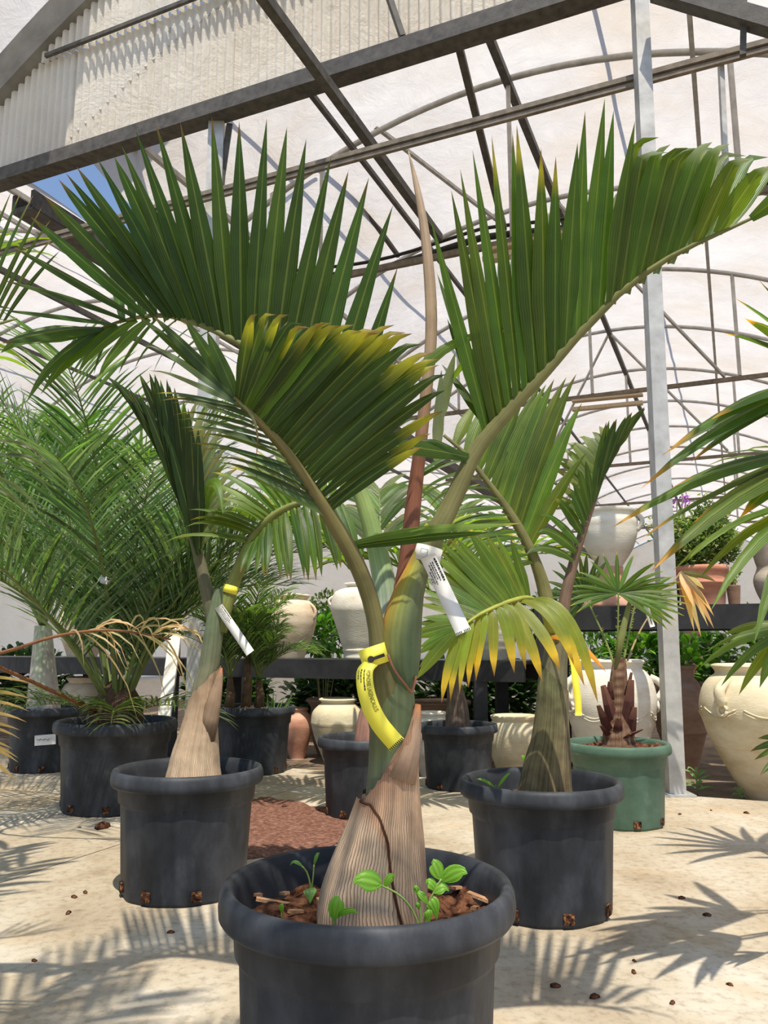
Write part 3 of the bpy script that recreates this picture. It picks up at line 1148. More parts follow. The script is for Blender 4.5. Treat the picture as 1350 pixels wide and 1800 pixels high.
def blade(g, b, e, w, nrm, bow=Vector((0, 0, 0)), hook=Vector((0, 0, 0)), col=GM, tipc=None, tip=0.0, roll=0.0, fold=0.28, seg=9, prof=prof_palm, endc=None, hs=0.75):
    """one leaf blade from b to e; bow lifts the middle, hook bends the last part"""
    b, e = Vector(b), Vector(e)
    pts = []
    for i in range(seg + 1):
        s = i / seg
        h = max(0.0, (s - hs) / (1 - hs))
        pts.append(b + (e - b) * s + bow * (4 * s * (1 - s)) + hook * (h * h))
    vs, uv, cs, fs = [], [], [], []
    for i in range(seg + 1):
        s = i / seg
        t = (pts[min(i + 1, seg)] - pts[max(i - 1, 0)])
        if t.length < 1e-7:
            t = e - b
        t.normalize()
        sd = t.cross(nrm)
        if sd.length < 1e-4:
            sd = t.cross(Vector((1, 0.3, 0.2)))
        sd.normalize()
        nn = sd.cross(t)
        if roll:
            q = Matrix.Rotation(roll, 3, t)
            sd, nn = q @ sd, q @ nn
        ww = w * 0.5 * prof(s)
        c = col
        if tipc and tip > 0 and s > 1 - tip:
            f = (s - (1 - tip)) / tip
            c = mixc(col, tipc, min(1, f * 1.7))
            if endc and f > 0.7:
                c = mixc(c, endc, (f - 0.7) / 0.2)
        vs += [pts[i] - sd * ww - nn * ww * fold, pts[i] + nn * 0.0, pts[i] + sd * ww - nn * ww * fold]
        uv += [(0, s), (0.5, s), (1, s)]
        cs += [c, c, c]
    for i in range(seg):
        a = i * 3
        fs += [(a, a + 1, a + 4, a + 3), (a + 1, a + 2, a + 5, a + 4)]
    g.add(vs, fs, uv, cs)
    return g


def vary(c, r, a=0.25):
    k = 1 + r.uniform(-a, a)
    return (c[0] * k * (1 + r.uniform(-0.15, 0.2)), c[1] * k, c[2] * k)


TOCAM = Vector((0, -1, 0.25)).normalized()


def px_frond(t, rach, keys, n, seed, roll=0.5, col=GM, tipc=YL, tip=0.12, tipchance=0.5, endc=BR, bow=0.03, hook=(0, 0, -0.0), jit=5, rcol=(0.20, 0.22, 0.06), fold=0.3,
             nrm=TOCAM, frond=None, prof=prof_palm, flat=0.7, seg=9, jw=0.12, bowdir=None, rollj=0.2, hs=0.75, colf=None):
    """frond whose stalk runs through rach [(px,py,Y,halfwidth px)] and whose leaflets follow keys
    [(f, bx,by,bY, tx,ty,tY, width px)]"""
    r = random.Random(seed)
    if frond is None:
        pts = spline(rach, 26)
        g = G()
        tube_g(g, [P(a, b, c) for a, b, c, d in pts], [max(0.0012, d * mpp(c)) for a, b, c, d in pts], 10, True, rcol, flat, colf)
        frond = g.obj('frond', M['skin'], t)
    for i in range(n):
        f = i / (n - 1) if n > 1 else 0.0
        bx, by, bY, tx, ty, tY, w = interp(keys, f)
        tx += r.uniform(-jit, jit)
        ty += r.uniform(-jit, jit)
        b, e = P(bx, by, bY), P(tx, ty, tY + r.uniform(-0.012, 0.012))
        L = (e - b).length
        d = (e - b).normalized()
        bd = bowdir if bowdir is not None else Vector((0, -0.4, 1)) - d * Vector((0, -0.4, 1)).dot(d)
        yes = r.random() < tipchance
        g = G()
        blade(g, b, e, w * mpp(bY) * (1 + r.uniform(-jw, jw)), nrm, bd * bow * L * r.uniform(0.5, 1.5), Vector(hook(f) if callable(hook) else hook) * L * r.uniform(0.6, 1.3), vary(col, r), tipc if yes else None,
              tip * r.uniform(0.6, 1.5) if yes else 0, roll + r.uniform(-rollj, rollj), fold, seg, prof, endc, hs)
        g.obj('leaflet', M['leaf'], frond)
    return frond


def one_leaf(frond, b, e, w, **kw):
    g = G()
    blade(g, P(*b), P(*e), w * mpp(b[2]), kw.pop('nrm', TOCAM), **kw)
    return g.obj('leaflet', M['leaf'], frond)


# ---- trunks described by their outline
def trunk_fn(table, Y):
    """table [(y, left, right)] from foot upward -> list of (z, cx, r)"""
    out = []
    for y, l_, r_ in table:
        a, b = P(l_, y, Y), P(r_, y, Y)
        out.append((a.z, (a.x + b.x) / 2, (b.x - a.x) / 2))
    return out


def shell(t, name, tab, Y, zlo, zhi, off, colf, mat, n=44, m=18, rag=0.0, seed=1, wob=0.0):
    """skin around the trunk between zlo(angle) and zhi(angle)"""
    r = random.Random(seed)
    vs, uv, cs, fs = [], [], [], []
    rg = [r.uniform(-rag, rag) for _ in range(n)]
    for i in range(m + 1):
        f = i / m
        for k in range(n):
            a = 2 * PI * k / n - PI
            z = lerp(zlo(a), zhi(a) + rg[k], f)
            cx, rr = interp(tab, z)
            q = rr + off + wob * mnoise.noise(Vector((math.cos(a) * 3, math.sin(a) * 3, z * 6)))
            vs.append(Vector((cx + q * math.cos(a), Y + q * 0.92 * math.sin(a), z)))
            uv.append((k / n, z * 2.2))
            cs.append(colf(f, a, z))
    for i in range(m):
        for k in range(n):
            k2 = (k + 1) % n
            fs.append((i * n + k, i * n + k2, (i + 1) * n + k2, (i + 1) * n + k))
    g = G()
    g.add(vs, fs, uv, cs)
    return g.obj(name, mat, t)


# ---- feathery fronds built freely in space
def rachis_pts(base, az_, el, L, droop, n=14, side=0.0):
    pts = [Vector(base)]
    for i in range(n):
        e = el - droop * ((i + 0.5) / n) ** 1.3
        a = az_ + side * (i / n)
        d = Vector((math.cos(a) * math.cos(e), math.sin(a) * math.cos(e), math.sin(e)))
        pts.append(pts[-1] + d * (L / n))
    return pts


def feather(t, base, az_, el, L, droop, n, ll, lw, cols, seed, mat='fine', rr=0.012, rcol=(0.16, 0.20, 0.06), bare=0.18, stuff=True, seg=4, tipc=None, hang=0.25, lift=0.35, side=0.0, fwd=0.75, dry=0.0):
    r = random.Random(seed)
    pts = rachis_pts(base, az_, el, L, droop, 14, side)
    g = G()
    tube_g(g, pts, [max(0.0015, rr * (1 - 0.85 * i / 14)) for i in range(15)], 6, True, rcol, 0.7)
    fr = g.obj('frond', M['skin'], t)
    gl = G()
    for i in range(n):
        s = bare + (1 - bare) * (i + r.uniform(-0.3, 0.3)) / n
        s = min(max(s, 0.02), 0.999)
        q = s * 14
        k = min(int(q), 13)
        p = pts[k].lerp(pts[k + 1], q - k)
        tg = (pts[k + 1] - pts[k]).normalized()
        sd = tg.cross(Vector((0, 0, 1)))
        if sd.length < 0.05:
            sd = Vector((math.sin(az_), -math.cos(az_), 0))
        sd.normalize()
        up = sd.cross(tg)
        for sg in (-1, 1):
            l1 = ll * (0.45 + 1.1 * math.sin(PI * min(1, 0.12 + 0.8 * s)) * 0.55) * r.uniform(0.8, 1.15)
            fw = fwd + 0.5 * s + r.uniform(-0.15, 0.15)
            d = (sd * sg + tg * fw + up * (lift + r.uniform(-0.2, 0.2))).normalized()
            e = p + d * l1
            c = vary(r.choice(cols), r, 0.3)
            if dry and r.random() < dry:
                c = vary(TAN, r)
            tgt = gl if stuff else G()
            blade(tgt, p, e, lw * r.uniform(0.8, 1.2), up, Vector((0, 0, 0.05 * l1)), Vector((0, 0, -hang * l1 * r.uniform(0.3, 1.3))), c, tipc, 0.15 if tipc else 0, r.uniform(-0.5, 0.5), 0.3, seg, prof_palm, None, 0.3)
            if not stuff:
                tgt.obj('leaflet', M['leaf'], fr)
    if stuff:
        o = gl.obj('leaflets', M[mat], fr)
        o['kind'] = 'stuff'
    return fr

# ================================================================== the main palm
D1, H1 = 0.50, 0.398
c1 = Vector((-0.028, 1.446, 0))
t1 = thing('potted_bottle_palm', 'tall bottle palm in the big black pot with seedlings and two plant tags', 'potted palm', c1)
make_pot(t1, c1, D1, H1, M['black'], 0.84)
YM = 1.43
tab1 = trunk_fn([(1650, 562, 757), (1625, 566, 753), (1590, 571, 750), (1560, 578, 748), (1520, 592, 745), (1480, 608, 743), (1440, 625, 740), (1400, 638, 738), (1350, 643, 736), (1300, 645, 735),
                 (1250, 646, 734), (1200, 649, 731), (1150, 656, 722), (1110, 664, 712)], YM)


def zy(y, Y=YM):
    return P(675, y, Y).z


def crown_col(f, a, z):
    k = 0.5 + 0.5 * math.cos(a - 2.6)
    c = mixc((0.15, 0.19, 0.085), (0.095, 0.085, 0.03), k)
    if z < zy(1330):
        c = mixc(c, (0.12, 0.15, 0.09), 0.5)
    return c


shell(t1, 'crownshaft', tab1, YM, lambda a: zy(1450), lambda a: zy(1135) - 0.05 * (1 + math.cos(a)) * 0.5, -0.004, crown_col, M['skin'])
shell(t1, 'leaf_sheath', tab1, YM, lambda a: zy(1640), lambda a: lerp(zy(1395), zy(1243), ((1 + math.cos(a)) / 2) ** 1.3), 0.002,
      lambda f, a, z: mixc((0.62, 0.43, 0.28), (0.45, 0.25, 0.15), f ** 4), M['fibre'], 60, 26, 0.004, 3, 0.004)


def cut2(a):
    d = math.degrees(a)
    keys = [(-180, 1400), (-125, 1405), (-105, 1425), (-88, 1462), (-75, 1535), (-62, 1610), (-40, 1632), (60, 1632), (110, 1500), (150, 1420), (180, 1400)]
    return zy(interp(keys, d)[0])


shell(t1, 'leaf_sheath', tab1, YM, lambda a: zy(1640), cut2, 0.011, lambda f, a, z: mixc((0.64, 0.46, 0.31), (0.38, 0.19, 0.11), max(0, f - 0.85) * 6), M['fibre'], 72, 24, 0.003, 5, 0.005)
g = G()
tube_g(g, [P(*q) for q in spline([(682, 1150, 1.372), (690, 1172, 1.372), (703, 1192, 1.376), (716, 1208, 1.384), (723, 1218, 1.39), (728, 1205, 1.392), (731, 1188, 1.395)], 16)], 0.0022, 6, True, (0.30, 0.12, 0.07))
g.obj('sheath_margin', M['skin'], t1)
g = G()
pts = []
for i in range(24):
    a = R(lerp(-150, -60, i / 23))
    z = cut2(a)
    cx, rr = interp(tab1, z)
    pts.append(Vector((cx + (rr + 0.0115) * math.cos(a), YM + (rr + 0.0115) * 0.92 * math.sin(a), z)))
tube_g(g, pts, 0.0022, 5, True, (0.20, 0.085, 0.045))
g.obj('sheath_margin', M['trunk'], t1)
# torn sheath tip
g = G()
pts = [P(700, 1370, YM - 0.035), P(716, 1320, YM - 0.03), P(728, 1275, YM - 0.02), P(735, 1238, YM - 0.012)]
tube_g(g, pts, [0.030, 0.022, 0.013, 0.005], 10, True, None, 0.45, lambda s, a: mixc((0.50, 0.34, 0.23), (0.50, 0.17, 0.05), max(0, s - 0.7) * 3))
g.obj('torn_sheath', M['fibre'], t1)


def pet_col(lo, hi):
    return lambda s, a: mixc(lo, hi, s)


# front-left frond
RF1 = [(690, 1330, 1.43, 30), (686, 1270, 1.428, 38), (680, 1210, 1.418, 36), (671, 1165, 1.403, 23), (664, 1115, 1.395, 16), (653, 1062, 1.39, 15), (637, 1015, 1.38, 15), (614, 965, 1.37, 15), (584, 915, 1.355, 14), (542, 850, 1.335, 12), (500, 790, 1.315, 10),
       (462, 748, 1.30, 8), (430, 717, 1.285, 6), (410, 699, 1.275, 4)]
f1 = px_frond(t1, RF1, [(0, 418, 706, 1.28, 444, 542, 1.18, 26), (0.07, 424, 712, 1.28, 488, 544, 1.18, 26), (0.13, 430, 718, 1.285, 514, 556, 1.18, 26), (0.22, 440, 727, 1.29, 560, 560, 1.19, 27),
                        (0.30, 452, 738, 1.295, 594, 563, 1.19, 28), (0.42, 468, 755, 1.30, 640, 570, 1.20, 29), (0.52, 482, 772, 1.31, 690, 560, 1.21, 30), (0.64, 505, 798, 1.32, 735, 588, 1.22, 30),
                        (0.76, 528, 830, 1.33, 772, 620, 1.23, 29), (0.86, 548, 860, 1.335, 784, 668, 1.24, 28), (0.93, 562, 882, 1.345, 772, 730, 1.26, 26), (1.0, 575, 900, 1.35, 740, 790, 1.28, 24)],
              24, 11, 0.25, (0.040, 0.080, 0.013), (0.36, 0.36, 0.03), 0.30, 0.85, BR, 0.03, lambda q: (0.07 * (1 - q), 0.05, -0.05 * (1 - q)), 7, prof=prof_full, colf=lambda s, a: mixc((0.13, 0.125, 0.05), (0.19, 0.15, 0.045), s), hs=0.88, seg=14)
# second rank, a little behind, to close the pleats
px_frond(t1, RF1, [(0, 424, 712, 1.29, 470, 556, 1.30, 22), (0.3, 456, 742, 1.305, 600, 590, 1.32, 24), (0.6, 500, 792, 1.325, 700, 640, 1.35, 24), (1.0, 572, 895, 1.36, 735, 750, 1.40, 20)], 16, 12, -0.35, GD, YL, 0.1, 0.4, BR, 0.03,
         (0.02, 0.03, -0.02), 8, frond=f1)
# terminal leaflets
px_frond(t1, RF1, [(0, 412, 700, 1.275, 240, 548, 1.25, 24), (0.33, 416, 704, 1.275, 268, 552, 1.25, 28), (0.66, 412, 702, 1.275, 318, 553, 1.25, 30), (1, 418, 708, 1.28, 362, 580, 1.26, 28)], 4, 13, 0.2, GM, TAN, 0.06, 1.0, BR, 0.02, (0.02, 0, -0.03), 4, frond=f1)
# side hanging to the left; sunlit upper faces painted as a paler grey-green
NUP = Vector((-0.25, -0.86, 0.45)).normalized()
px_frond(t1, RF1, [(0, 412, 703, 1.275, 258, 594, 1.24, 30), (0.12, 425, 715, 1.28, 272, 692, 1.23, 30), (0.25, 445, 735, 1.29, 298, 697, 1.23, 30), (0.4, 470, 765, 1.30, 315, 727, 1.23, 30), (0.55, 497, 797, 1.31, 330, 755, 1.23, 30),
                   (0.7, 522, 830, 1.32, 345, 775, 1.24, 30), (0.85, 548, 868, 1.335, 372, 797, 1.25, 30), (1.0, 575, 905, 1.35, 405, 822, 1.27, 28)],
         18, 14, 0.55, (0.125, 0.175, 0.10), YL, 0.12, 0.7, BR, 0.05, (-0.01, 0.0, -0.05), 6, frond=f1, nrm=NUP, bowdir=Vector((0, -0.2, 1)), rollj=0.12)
# stray leaflets
one_leaf(f1, (580, 842, 1.33), (871, 548, 1.36), 26, bow=Vector((0, -0.01, 0.030)), hook=Vector((0.045, 0, -0.035)), col=GL, tipc=TAN, tip=0.12, roll=0.4, hs=0.6, seg=12)
one_leaf(f1, (606, 700, 1.30), (690, 622, 1.27), 18, hook=Vector((0.045, 0, -0.02)), col=GM, tipc=YL, tip=0.3, roll=0.5, hs=0.5)
one_leaf(f1, (612, 956, 1.375), (905, 926, 1.30), 24, bow=Vector((0, 0, 0.012)), hook=Vector((0.01, 0, 0.006)), col=GL, tipc=YL, tip=0.08, roll=0.1, nrm=Vector((0.1, -0.75, 0.65)), seg=12)
one_leaf(f1, (616, 962, 1.38), (868, 936, 1.31), 20, bow=Vector((0, 0, 0.004)), col=GD, roll=-0.2, seg=12)
one_leaf(f1, (420, 708, 1.27), (448, 812, 1.25), 7, bow=Vector((0.014, 0, 0.01)), col=(0.3, 0.33, 0.22), tipc=BR, tip=0.6, roll=0.8)

# back frond
RF2 = [(686, 1150, 1.47, 26), (681, 1080, 1.47, 23), (677, 1033, 1.475, 21), (667, 983, 1.48, 19), (656, 940, 1.485, 17), (642, 890, 1.49, 15), (612, 815, 1.51, 12), (570, 740, 1.53, 10), (520, 672, 1.55, 9), (468, 628, 1.57, 8),
       (415, 600, 1.58, 7), (370, 578, 1.59, 6), (333, 564, 1.60, 6), (289, 554, 1.605, 5), (241, 558, 1.60, 4), (193, 571, 1.59, 3), (150, 590, 1.575, 2)]
K2 = [(0, 150, 590, 1.575, 58, 684, 1.360, 19), (0.04, 165, 583, 1.58, 82, 690, 1.370, 19), (0.09, 180, 576, 1.585, 6, 602, 1.360, 26), (0.14, 205, 568, 1.59, -4, 533, 1.380, 21), (0.19, 232, 560, 1.60, 6, 480, 1.400, 19),
      (0.24, 248, 556, 1.60, 40, 396, 1.420, 19), (0.28, 264, 555, 1.60, 62, 362, 1.430, 19), (0.33, 288, 554, 1.60, 98, 324, 1.440, 19), (0.37, 305, 556, 1.60, 110, 298, 1.440, 20), (0.43, 330, 563, 1.60, 197, 276, 1.450, 20),
      (0.48, 350, 570, 1.595, 230, 230, 1.460, 20), (0.53, 370, 578, 1.59, 270, 221, 1.460, 20), (0.59, 392, 588, 1.585, 322, 212, 1.460, 21), (0.65, 418, 602, 1.58, 406, 206, 1.470, 21), (0.69, 436, 612, 1.575, 446, 207, 1.480, 21),
      (0.73, 455, 622, 1.57, 490, 216, 1.480, 21), (0.78, 478, 638, 1.565, 532, 240, 1.480, 22), (0.83, 502, 658, 1.555, 580, 270, 1.480, 22), (0.88, 526, 680, 1.545, 618, 300, 1.480, 22), (0.93, 555, 718, 1.535, 662, 322, 1.480, 22),
      (0.97, 580, 758, 1.52, 697, 370, 1.480, 20), (1.0, 600, 795, 1.515, 694, 470, 1.480, 18)]
KA = [((k[0] - 0.09) / 0.34,) + k[1:7] + (k[7] * 1.55,) for k in K2 if 0.08 < k[0] < 0.44]
KB = [((k[0] - 0.37) / 0.63,) + k[1:7] + (k[7] * 1.75,) for k in K2 if k[0] > 0.36]
f2 = px_frond(t1, RF2, KA, 9, 21, 0.15, (0.045, 0.095, 0.016), (0.30, 0.34, 0.05), 0.08, 0.6, BR, 0.02, (0, 0, 0.0), 4,
              colf=lambda s, a: mixc(mixc((0.52, 0.58, 0.55), (0.24, 0.36, 0.12), s * 5), (0.17, 0.18, 0.05), (s - 0.2) * 2.5), seg=9, prof=prof_full)
px_frond(t1, RF2, KB, 16, 23, 0.25, (0.040, 0.088, 0.015), (0.40, 0.32, 0.05), 0.06, 0.5, BR, 0.02, (0, 0, 0.0), 6, seg=10, prof=prof_taper, frond=f2)
for b_, e_, w_, hk in (((165, 583, 1.58), (2, 604, 1.50), 46, (0, 0, -0.02)), ((175, 580, 1.58), (56, 676, 1.52), 30, (-0.01, 0, -0.04)), ((205, 570, 1.59), (82, 668, 1.54), 34, (-0.01, 0, -0.03)), ((240, 562, 1.60), (138, 644, 1.56), 26, (0, 0, -0.01)), ((262, 560, 1.60), (173, 655, 1.56), 26, (0, 0, -0.01))):
    one_leaf(f2, b_, e_, w_, bow=Vector((0, 0, 0.012)), hook=Vector(hk), col=(0.07, 0.14, 0.02), roll=0.1, prof=prof_full, seg=10)
px_frond(t1, RF2, [(0, 215, 566, 1.595, 190, 420, 1.86, 26), (0.4, 330, 563, 1.60, 300, 380, 1.90, 28), (0.8, 450, 620, 1.57, 470, 400, 1.88, 28), (1, 540, 700, 1.54, 600, 480, 1.82, 24)], 16, 25, -0.25, GM, None, 0, 0, None, 0.03, (0, 0, -0.03), 10, frond=f2)
# far rank of the back frond: short leaves behind the stalk on the lower side
px_frond(t1, RF2, [(0, 160, 586, 1.58, 140, 648, 1.63, 18), (0.3, 230, 562, 1.60, 175, 658, 1.66, 18), (0.6, 300, 556, 1.61, 230, 640, 1.70, 16), (1.0, 370, 580, 1.60, 300, 648, 1.74, 15)], 7, 22, 0.5, GM, YL, 0.08, 0.4, BR, 0.06, (0, 0, -0.08), 6, frond=f2)

# right frond
RF3 = [(716, 1212, 1.408, 9), (710, 1185, 1.405, 27), (704, 1140, 1.40, 36), (707, 1095, 1.40, 35), (717, 1048, 1.402, 28), (733, 1005, 1.405, 22), (752, 965, 1.41, 20), (772, 925, 1.41, 18), (797, 880, 1.41, 17), (822, 818, 1.405, 15), (848, 776, 1.40, 14),
       (880, 738, 1.395, 13), (920, 694, 1.385, 12), (958, 655, 1.375, 11), (1000, 606, 1.365, 9), (1040, 565, 1.355, 8), (1088, 516, 1.34, 7), (1146, 472, 1.325, 6), (1196, 442, 1.31, 5), (1260, 412, 1.295, 4), (1330, 380, 1.28, 3), (1390, 352, 1.27, 2)]


def col3(s, a):
    c = mixc((0.085, 0.15, 0.075), (0.17, 0.16, 0.06), min(1, s * 3))
    if s < 0.26:
        k = max(0.0, math.cos(a - 2.9)) * max(0, (s - 0.05)) * 6
        c = mixc(c, (0.36, 0.36, 0.03), min(1, k))  # yellowish lit upper left of the sheath, put into the colour
        k = max(0.0, math.cos(a - PI)) ** 6 * max(0, (s - 0.05)) * 8
        c = mixc(c, (0.60, 0.22, 0.04), min(1, k))
    if s > 0.45:
        c = mixc(c, (0.14, 0.15, 0.035), (s - 0.45) * 2)
    return c


K3 = [(0, 858, 765, 1.40, 764, 388, 1.270, 31), (0.06, 874, 745, 1.395, 795, 330, 1.269, 31), (0.12, 888, 730, 1.39, 822, 285, 1.267, 31), (0.18, 905, 710, 1.385, 842, 252, 1.266, 31), (0.24, 922, 692, 1.38, 890, 226, 1.264, 33),
                        (0.30, 940, 674, 1.375, 903, 212, 1.263, 33), (0.36, 960, 652, 1.37, 950, 262, 1.262, 33), (0.42, 980, 630, 1.365, 985, 272, 1.260, 33), (0.48, 1002, 604, 1.36, 1022, 230, 1.259, 33), (0.54, 1025, 580, 1.355, 1052, 166, 1.257, 32),
                        (0.60, 1048, 556, 1.35, 1078, 184, 1.256, 32), (0.66, 1075, 530, 1.34, 1122, 214, 1.250, 33), (0.71, 1096, 510, 1.335, 1142, 250, 1.248, 35), (0.76, 1118, 492, 1.33, 1172, 240, 1.246, 36), (0.82, 1150, 470, 1.325, 1208, 250, 1.244, 37),
                        (0.88, 1185, 448, 1.315, 1262, 232, 1.238, 36), (0.92, 1220, 430, 1.305, 1300, 265, 1.230, 35), (0.96, 1258, 412, 1.295, 1345, 285, 1.223, 33), (1.0, 1320, 384, 1.28, 1420, 310, 1.210, 31)]
KC = [(k[0] / 0.66,) + k[1:7] + (k[7] * 1.18,) for k in K3 if k[0] <= 0.66]
KD = [((k[0] - 0.66) / 0.34,) + k[1:7] + (k[7] * 1.18,) for k in K3 if k[0] >= 0.66]
f3 = px_frond(t1, RF3, KC, 14, 31, 0.26, (0.066, 0.128, 0.014), YL, 0.12, 0.4, BR, 0.02, (0, 0, 0), 8, colf=col3, seg=10, prof=prof_taper)
px_frond(t1, RF3, KD, 10, 35, 0.22, (0.080, 0.145, 0.014), (0.34, 0.42, 0.34), 0.16, 0.8, None, 0.02, (0.09, -0.06, -0.13), 5, seg=14, prof=prof_full, frond=f3, hs=0.84)
# drooping silvery tips and further rank
px_frond(t1, RF3, [(0, 1110, 500, 1.34, 1150, 242, 1.37, 26), (0.4, 1160, 465, 1.33, 1208, 240, 1.36, 27), (0.7, 1200, 440, 1.32, 1260, 236, 1.35, 27), (1, 1280, 402, 1.30, 1372, 268, 1.33, 26)], 9, 33, 0.1, (0.075, 0.14, 0.03), None, 0, 0, None, 0.03,
         (0.10, -0.03, -0.14), 6, frond=f3, hs=0.80, prof=prof_blunt)
px_frond(t1, RF3, [(0, 880, 742, 1.40, 860, 440, 1.70, 28), (0.3, 950, 665, 1.385, 960, 380, 1.72, 30), (0.65, 1060, 545, 1.35, 1080, 330, 1.68, 30), (1, 1230, 428, 1.30, 1290, 300, 1.58, 26)], 20, 34, -0.25, (0.10, 0.16, 0.09), None, 0, 0, None, 0.03, (0, 0, 0), 10, frond=f3)
# lower leaflets near the foot of the blade
one_leaf(f3, (838, 808, 1.40), (604, 783, 1.30), 30, bow=Vector((0.0, 0, 0.010)), hook=Vector((0, 0, 0.004)), col=GM, tipc=TAN, tip=0.22, endc=BR, roll=-0.35, seg=12)
one_leaf(f3, (828, 815, 1.40), (740, 770, 1.36), 24, bow=Vector((0, 0, 0.01)), hook=Vector((-0.02, 0, -0.01)), col=GD, roll=0.5)
one_leaf(f3, (862, 760, 1.40), (776, 640, 1.44), 26, bow=Vector((0, 0, 0.01)), col=GD, roll=0.5)
one_leaf(f3, (866, 756, 1.40), (786, 560, 1.44), 26, col=GD, roll=0.4)
one_leaf(f3, (868, 752, 1.40), (768, 480, 1.44), 24, col=GM, roll=0.4)
one_leaf(f3, (780, 690, 1.43), (893, 570, 1.35), 15, bow=Vector((0, 0, 0.015)), col=GL, tipc=TAN, tip=0.2, roll=0.9)
one_leaf(f3, (765, 760, 1.44), (800, 620, 1.40), 26, col=(0.20, 0.26, 0.22), roll=0.2)
one_leaf(f3, (766, 810, 1.44), (776, 650, 1.40), 22, col=(0.20, 0.26, 0.22), roll=-0.2)

# spear leaf
SP = [(704, 1090, 1.455, 18), (709, 1035, 1.455, 17), (717, 983, 1.455, 16), (727, 883, 1.455, 14), (737, 800, 1.455, 12), (748, 700, 1.46, 11), (757, 610, 1.465, 11), (757, 520, 1.47, 11), (747, 410, 1.475, 9), (733, 330, 1.48, 6), (718, 266, 1.48, 1)]
pts = spline(SP, 30)
g = G()
tube_g(g, [P(a, b, c) for a, b, c, d in pts], [max(0.001, d * mpp(c)) for a, b, c, d in pts], 10, True, None, 0.8,
       lambda s, a: mixc((0.22, 0.085, 0.05), mixc((0.30, 0.20, 0.12), (0.42, 0.30, 0.20), s), (s - 0.38) * 6))
g.obj('spear_leaf', M['skin'], t1)

# chips on the soil
r = random.Random(5)
for (px, py, L, a) in ((480, 1585, 0.06, 0.1), (845, 1578, 0.05, -0.5), (520, 1602, 0.03, 1.0), (570, 1590, 0.045, -1.1), (600, 1612, 0.03, 0.4), (800, 1560, 0.03, 2.0), (640, 1608, 0.035, 0.2), (835, 1596, 0.025, 1.2), (450, 1572, 0.02, 0.8), (500, 1570, 0.02, 2.2)):
    z = 0.84 * H1 + 0.014
    q = ground(px, py, z)
    g = G()
    box_g(g, q, (L / 2, 0.003 + r.random() * 0.004, 0.0025), Matrix.Rotation(a, 3, 'Z') @ Matrix.Rotation(0.2, 3, 'Y'))
    g.obj('bark_chip', M['chip'], t1, smooth=False)


# ---- seedlings in the soil
def seedling(label, root, stems, col, zs=0.33):
    t = thing('seedling', label, 'seedling', root)
    for (pa, leaves) in stems:
        g = G()
        line = [P(*p) for p in spline(pa, 8)]
        if line[0].z > zs:
            line = [Vector((line[0].x, line[0].y, zs))] + line      # the stem goes on down into the soil
        tube_g(g, line, 0.0016, 5, True, (0.22, 0.32, 0.08))
        g.obj('stem', M['skin'], t)
        for (a, b, w, rl) in leaves:
            g = G()
            blade(g, P(*a), P(*b), w * mpp(a[2]), TOCAM, Vector((0, -0.004, 0.006)), Vector((0, 0, -0.004)), col, None, 0, rl, 0.15, 7, prof_lance)
            g.obj('leaf', M['fine'], t)
    return t


LG = (0.16, 0.36, 0.03)
YS = 1.29
q = P(728, 1622, YS)
seedling('bright green seedling with one broad leaf leaning over the trunk foot', q, [([(735, 1622, YS), (722, 1595, YS), (700, 1572, YS - 0.01), (672, 1557, YS - 0.01)],
         [((672, 1558, YS - 0.01), (620, 1548, YS - 0.02), 34, 0.1), ((676, 1562, YS - 0.01), (694, 1538, YS - 0.01), 14, 0.2)])], LG)
seedling('bright green leafy seedling right of the trunk in the big pot', P(745, 1620, YS + 0.01), [([(745, 1622, YS + 0.01), (752, 1590, YS), (766, 1562, YS), (776, 1545, YS)],
         [((774, 1548, YS), (758, 1512, YS), 25, 0.1), ((776, 1550, YS), (822, 1531, YS - 0.02), 27, 0.0), ((766, 1566, YS), (748, 1550, YS), 18, 0.3), ((760, 1570, YS), (790, 1562, YS), 20, -0.3), ((755, 1580, YS), (768, 1612, YS), 22, 0.1),
          ((752, 1590, YS), (730, 1568, YS), 12, 0.3), ((750, 1600, YS), (754, 1622, YS), 16, 0.0)]), ([(740, 1622, YS), (738, 1590, YS), (734, 1570, YS)], [((735, 1572, YS), (727, 1562, YS), 10, 0.2), ((737, 1585, YS), (748, 1574, YS), 9, 0.2), ((738, 1600, YS), (730, 1592, YS), 8, 0.1)])], LG)
seedling('small seedling with an upright oval leaf at the front of the soil', P(588, 1622, YS - 0.02), [([(588, 1624, YS - 0.02), (590, 1612, YS - 0.02)], [((586, 1620, YS - 0.02), (598, 1573, YS - 0.02), 27, 0.0), ((592, 1612, YS - 0.02), (630, 1603, YS - 0.03), 11, 0.3)])], LG)
seedling('thin two-leaved seedling beside the left edge of the trunk', P(546, 1585, YS + 0.215), [([(545, 1582, YS + 0.215), (546, 1560, YS + 0.215), (540, 1535, YS + 0.215), (530, 1522, YS + 0.205)], [((532, 1524, YS + 0.205), (510, 1517, YS + 0.205), 6, 0.1)]),
         ([(545, 1582, YS + 0.215), (550, 1545, YS + 0.215), (552, 1520, YS + 0.215)], [((552, 1522, YS + 0.215), (562, 1498, YS + 0.215), 6, 0.3), ((545, 1560, YS + 0.205), (545, 1584, YS + 0.19), 22, 0.0)])], (0.13, 0.27, 0.06))
seedling('tiny grass blade standing in the soil of the big pot', P(495, 1606, YS + 0.14), [([(495, 1607, YS + 0.14), (495, 1600, YS + 0.14)], [((496, 1607, YS + 0.14), (494, 1588, YS + 0.14), 8, 0.0)])], LG)

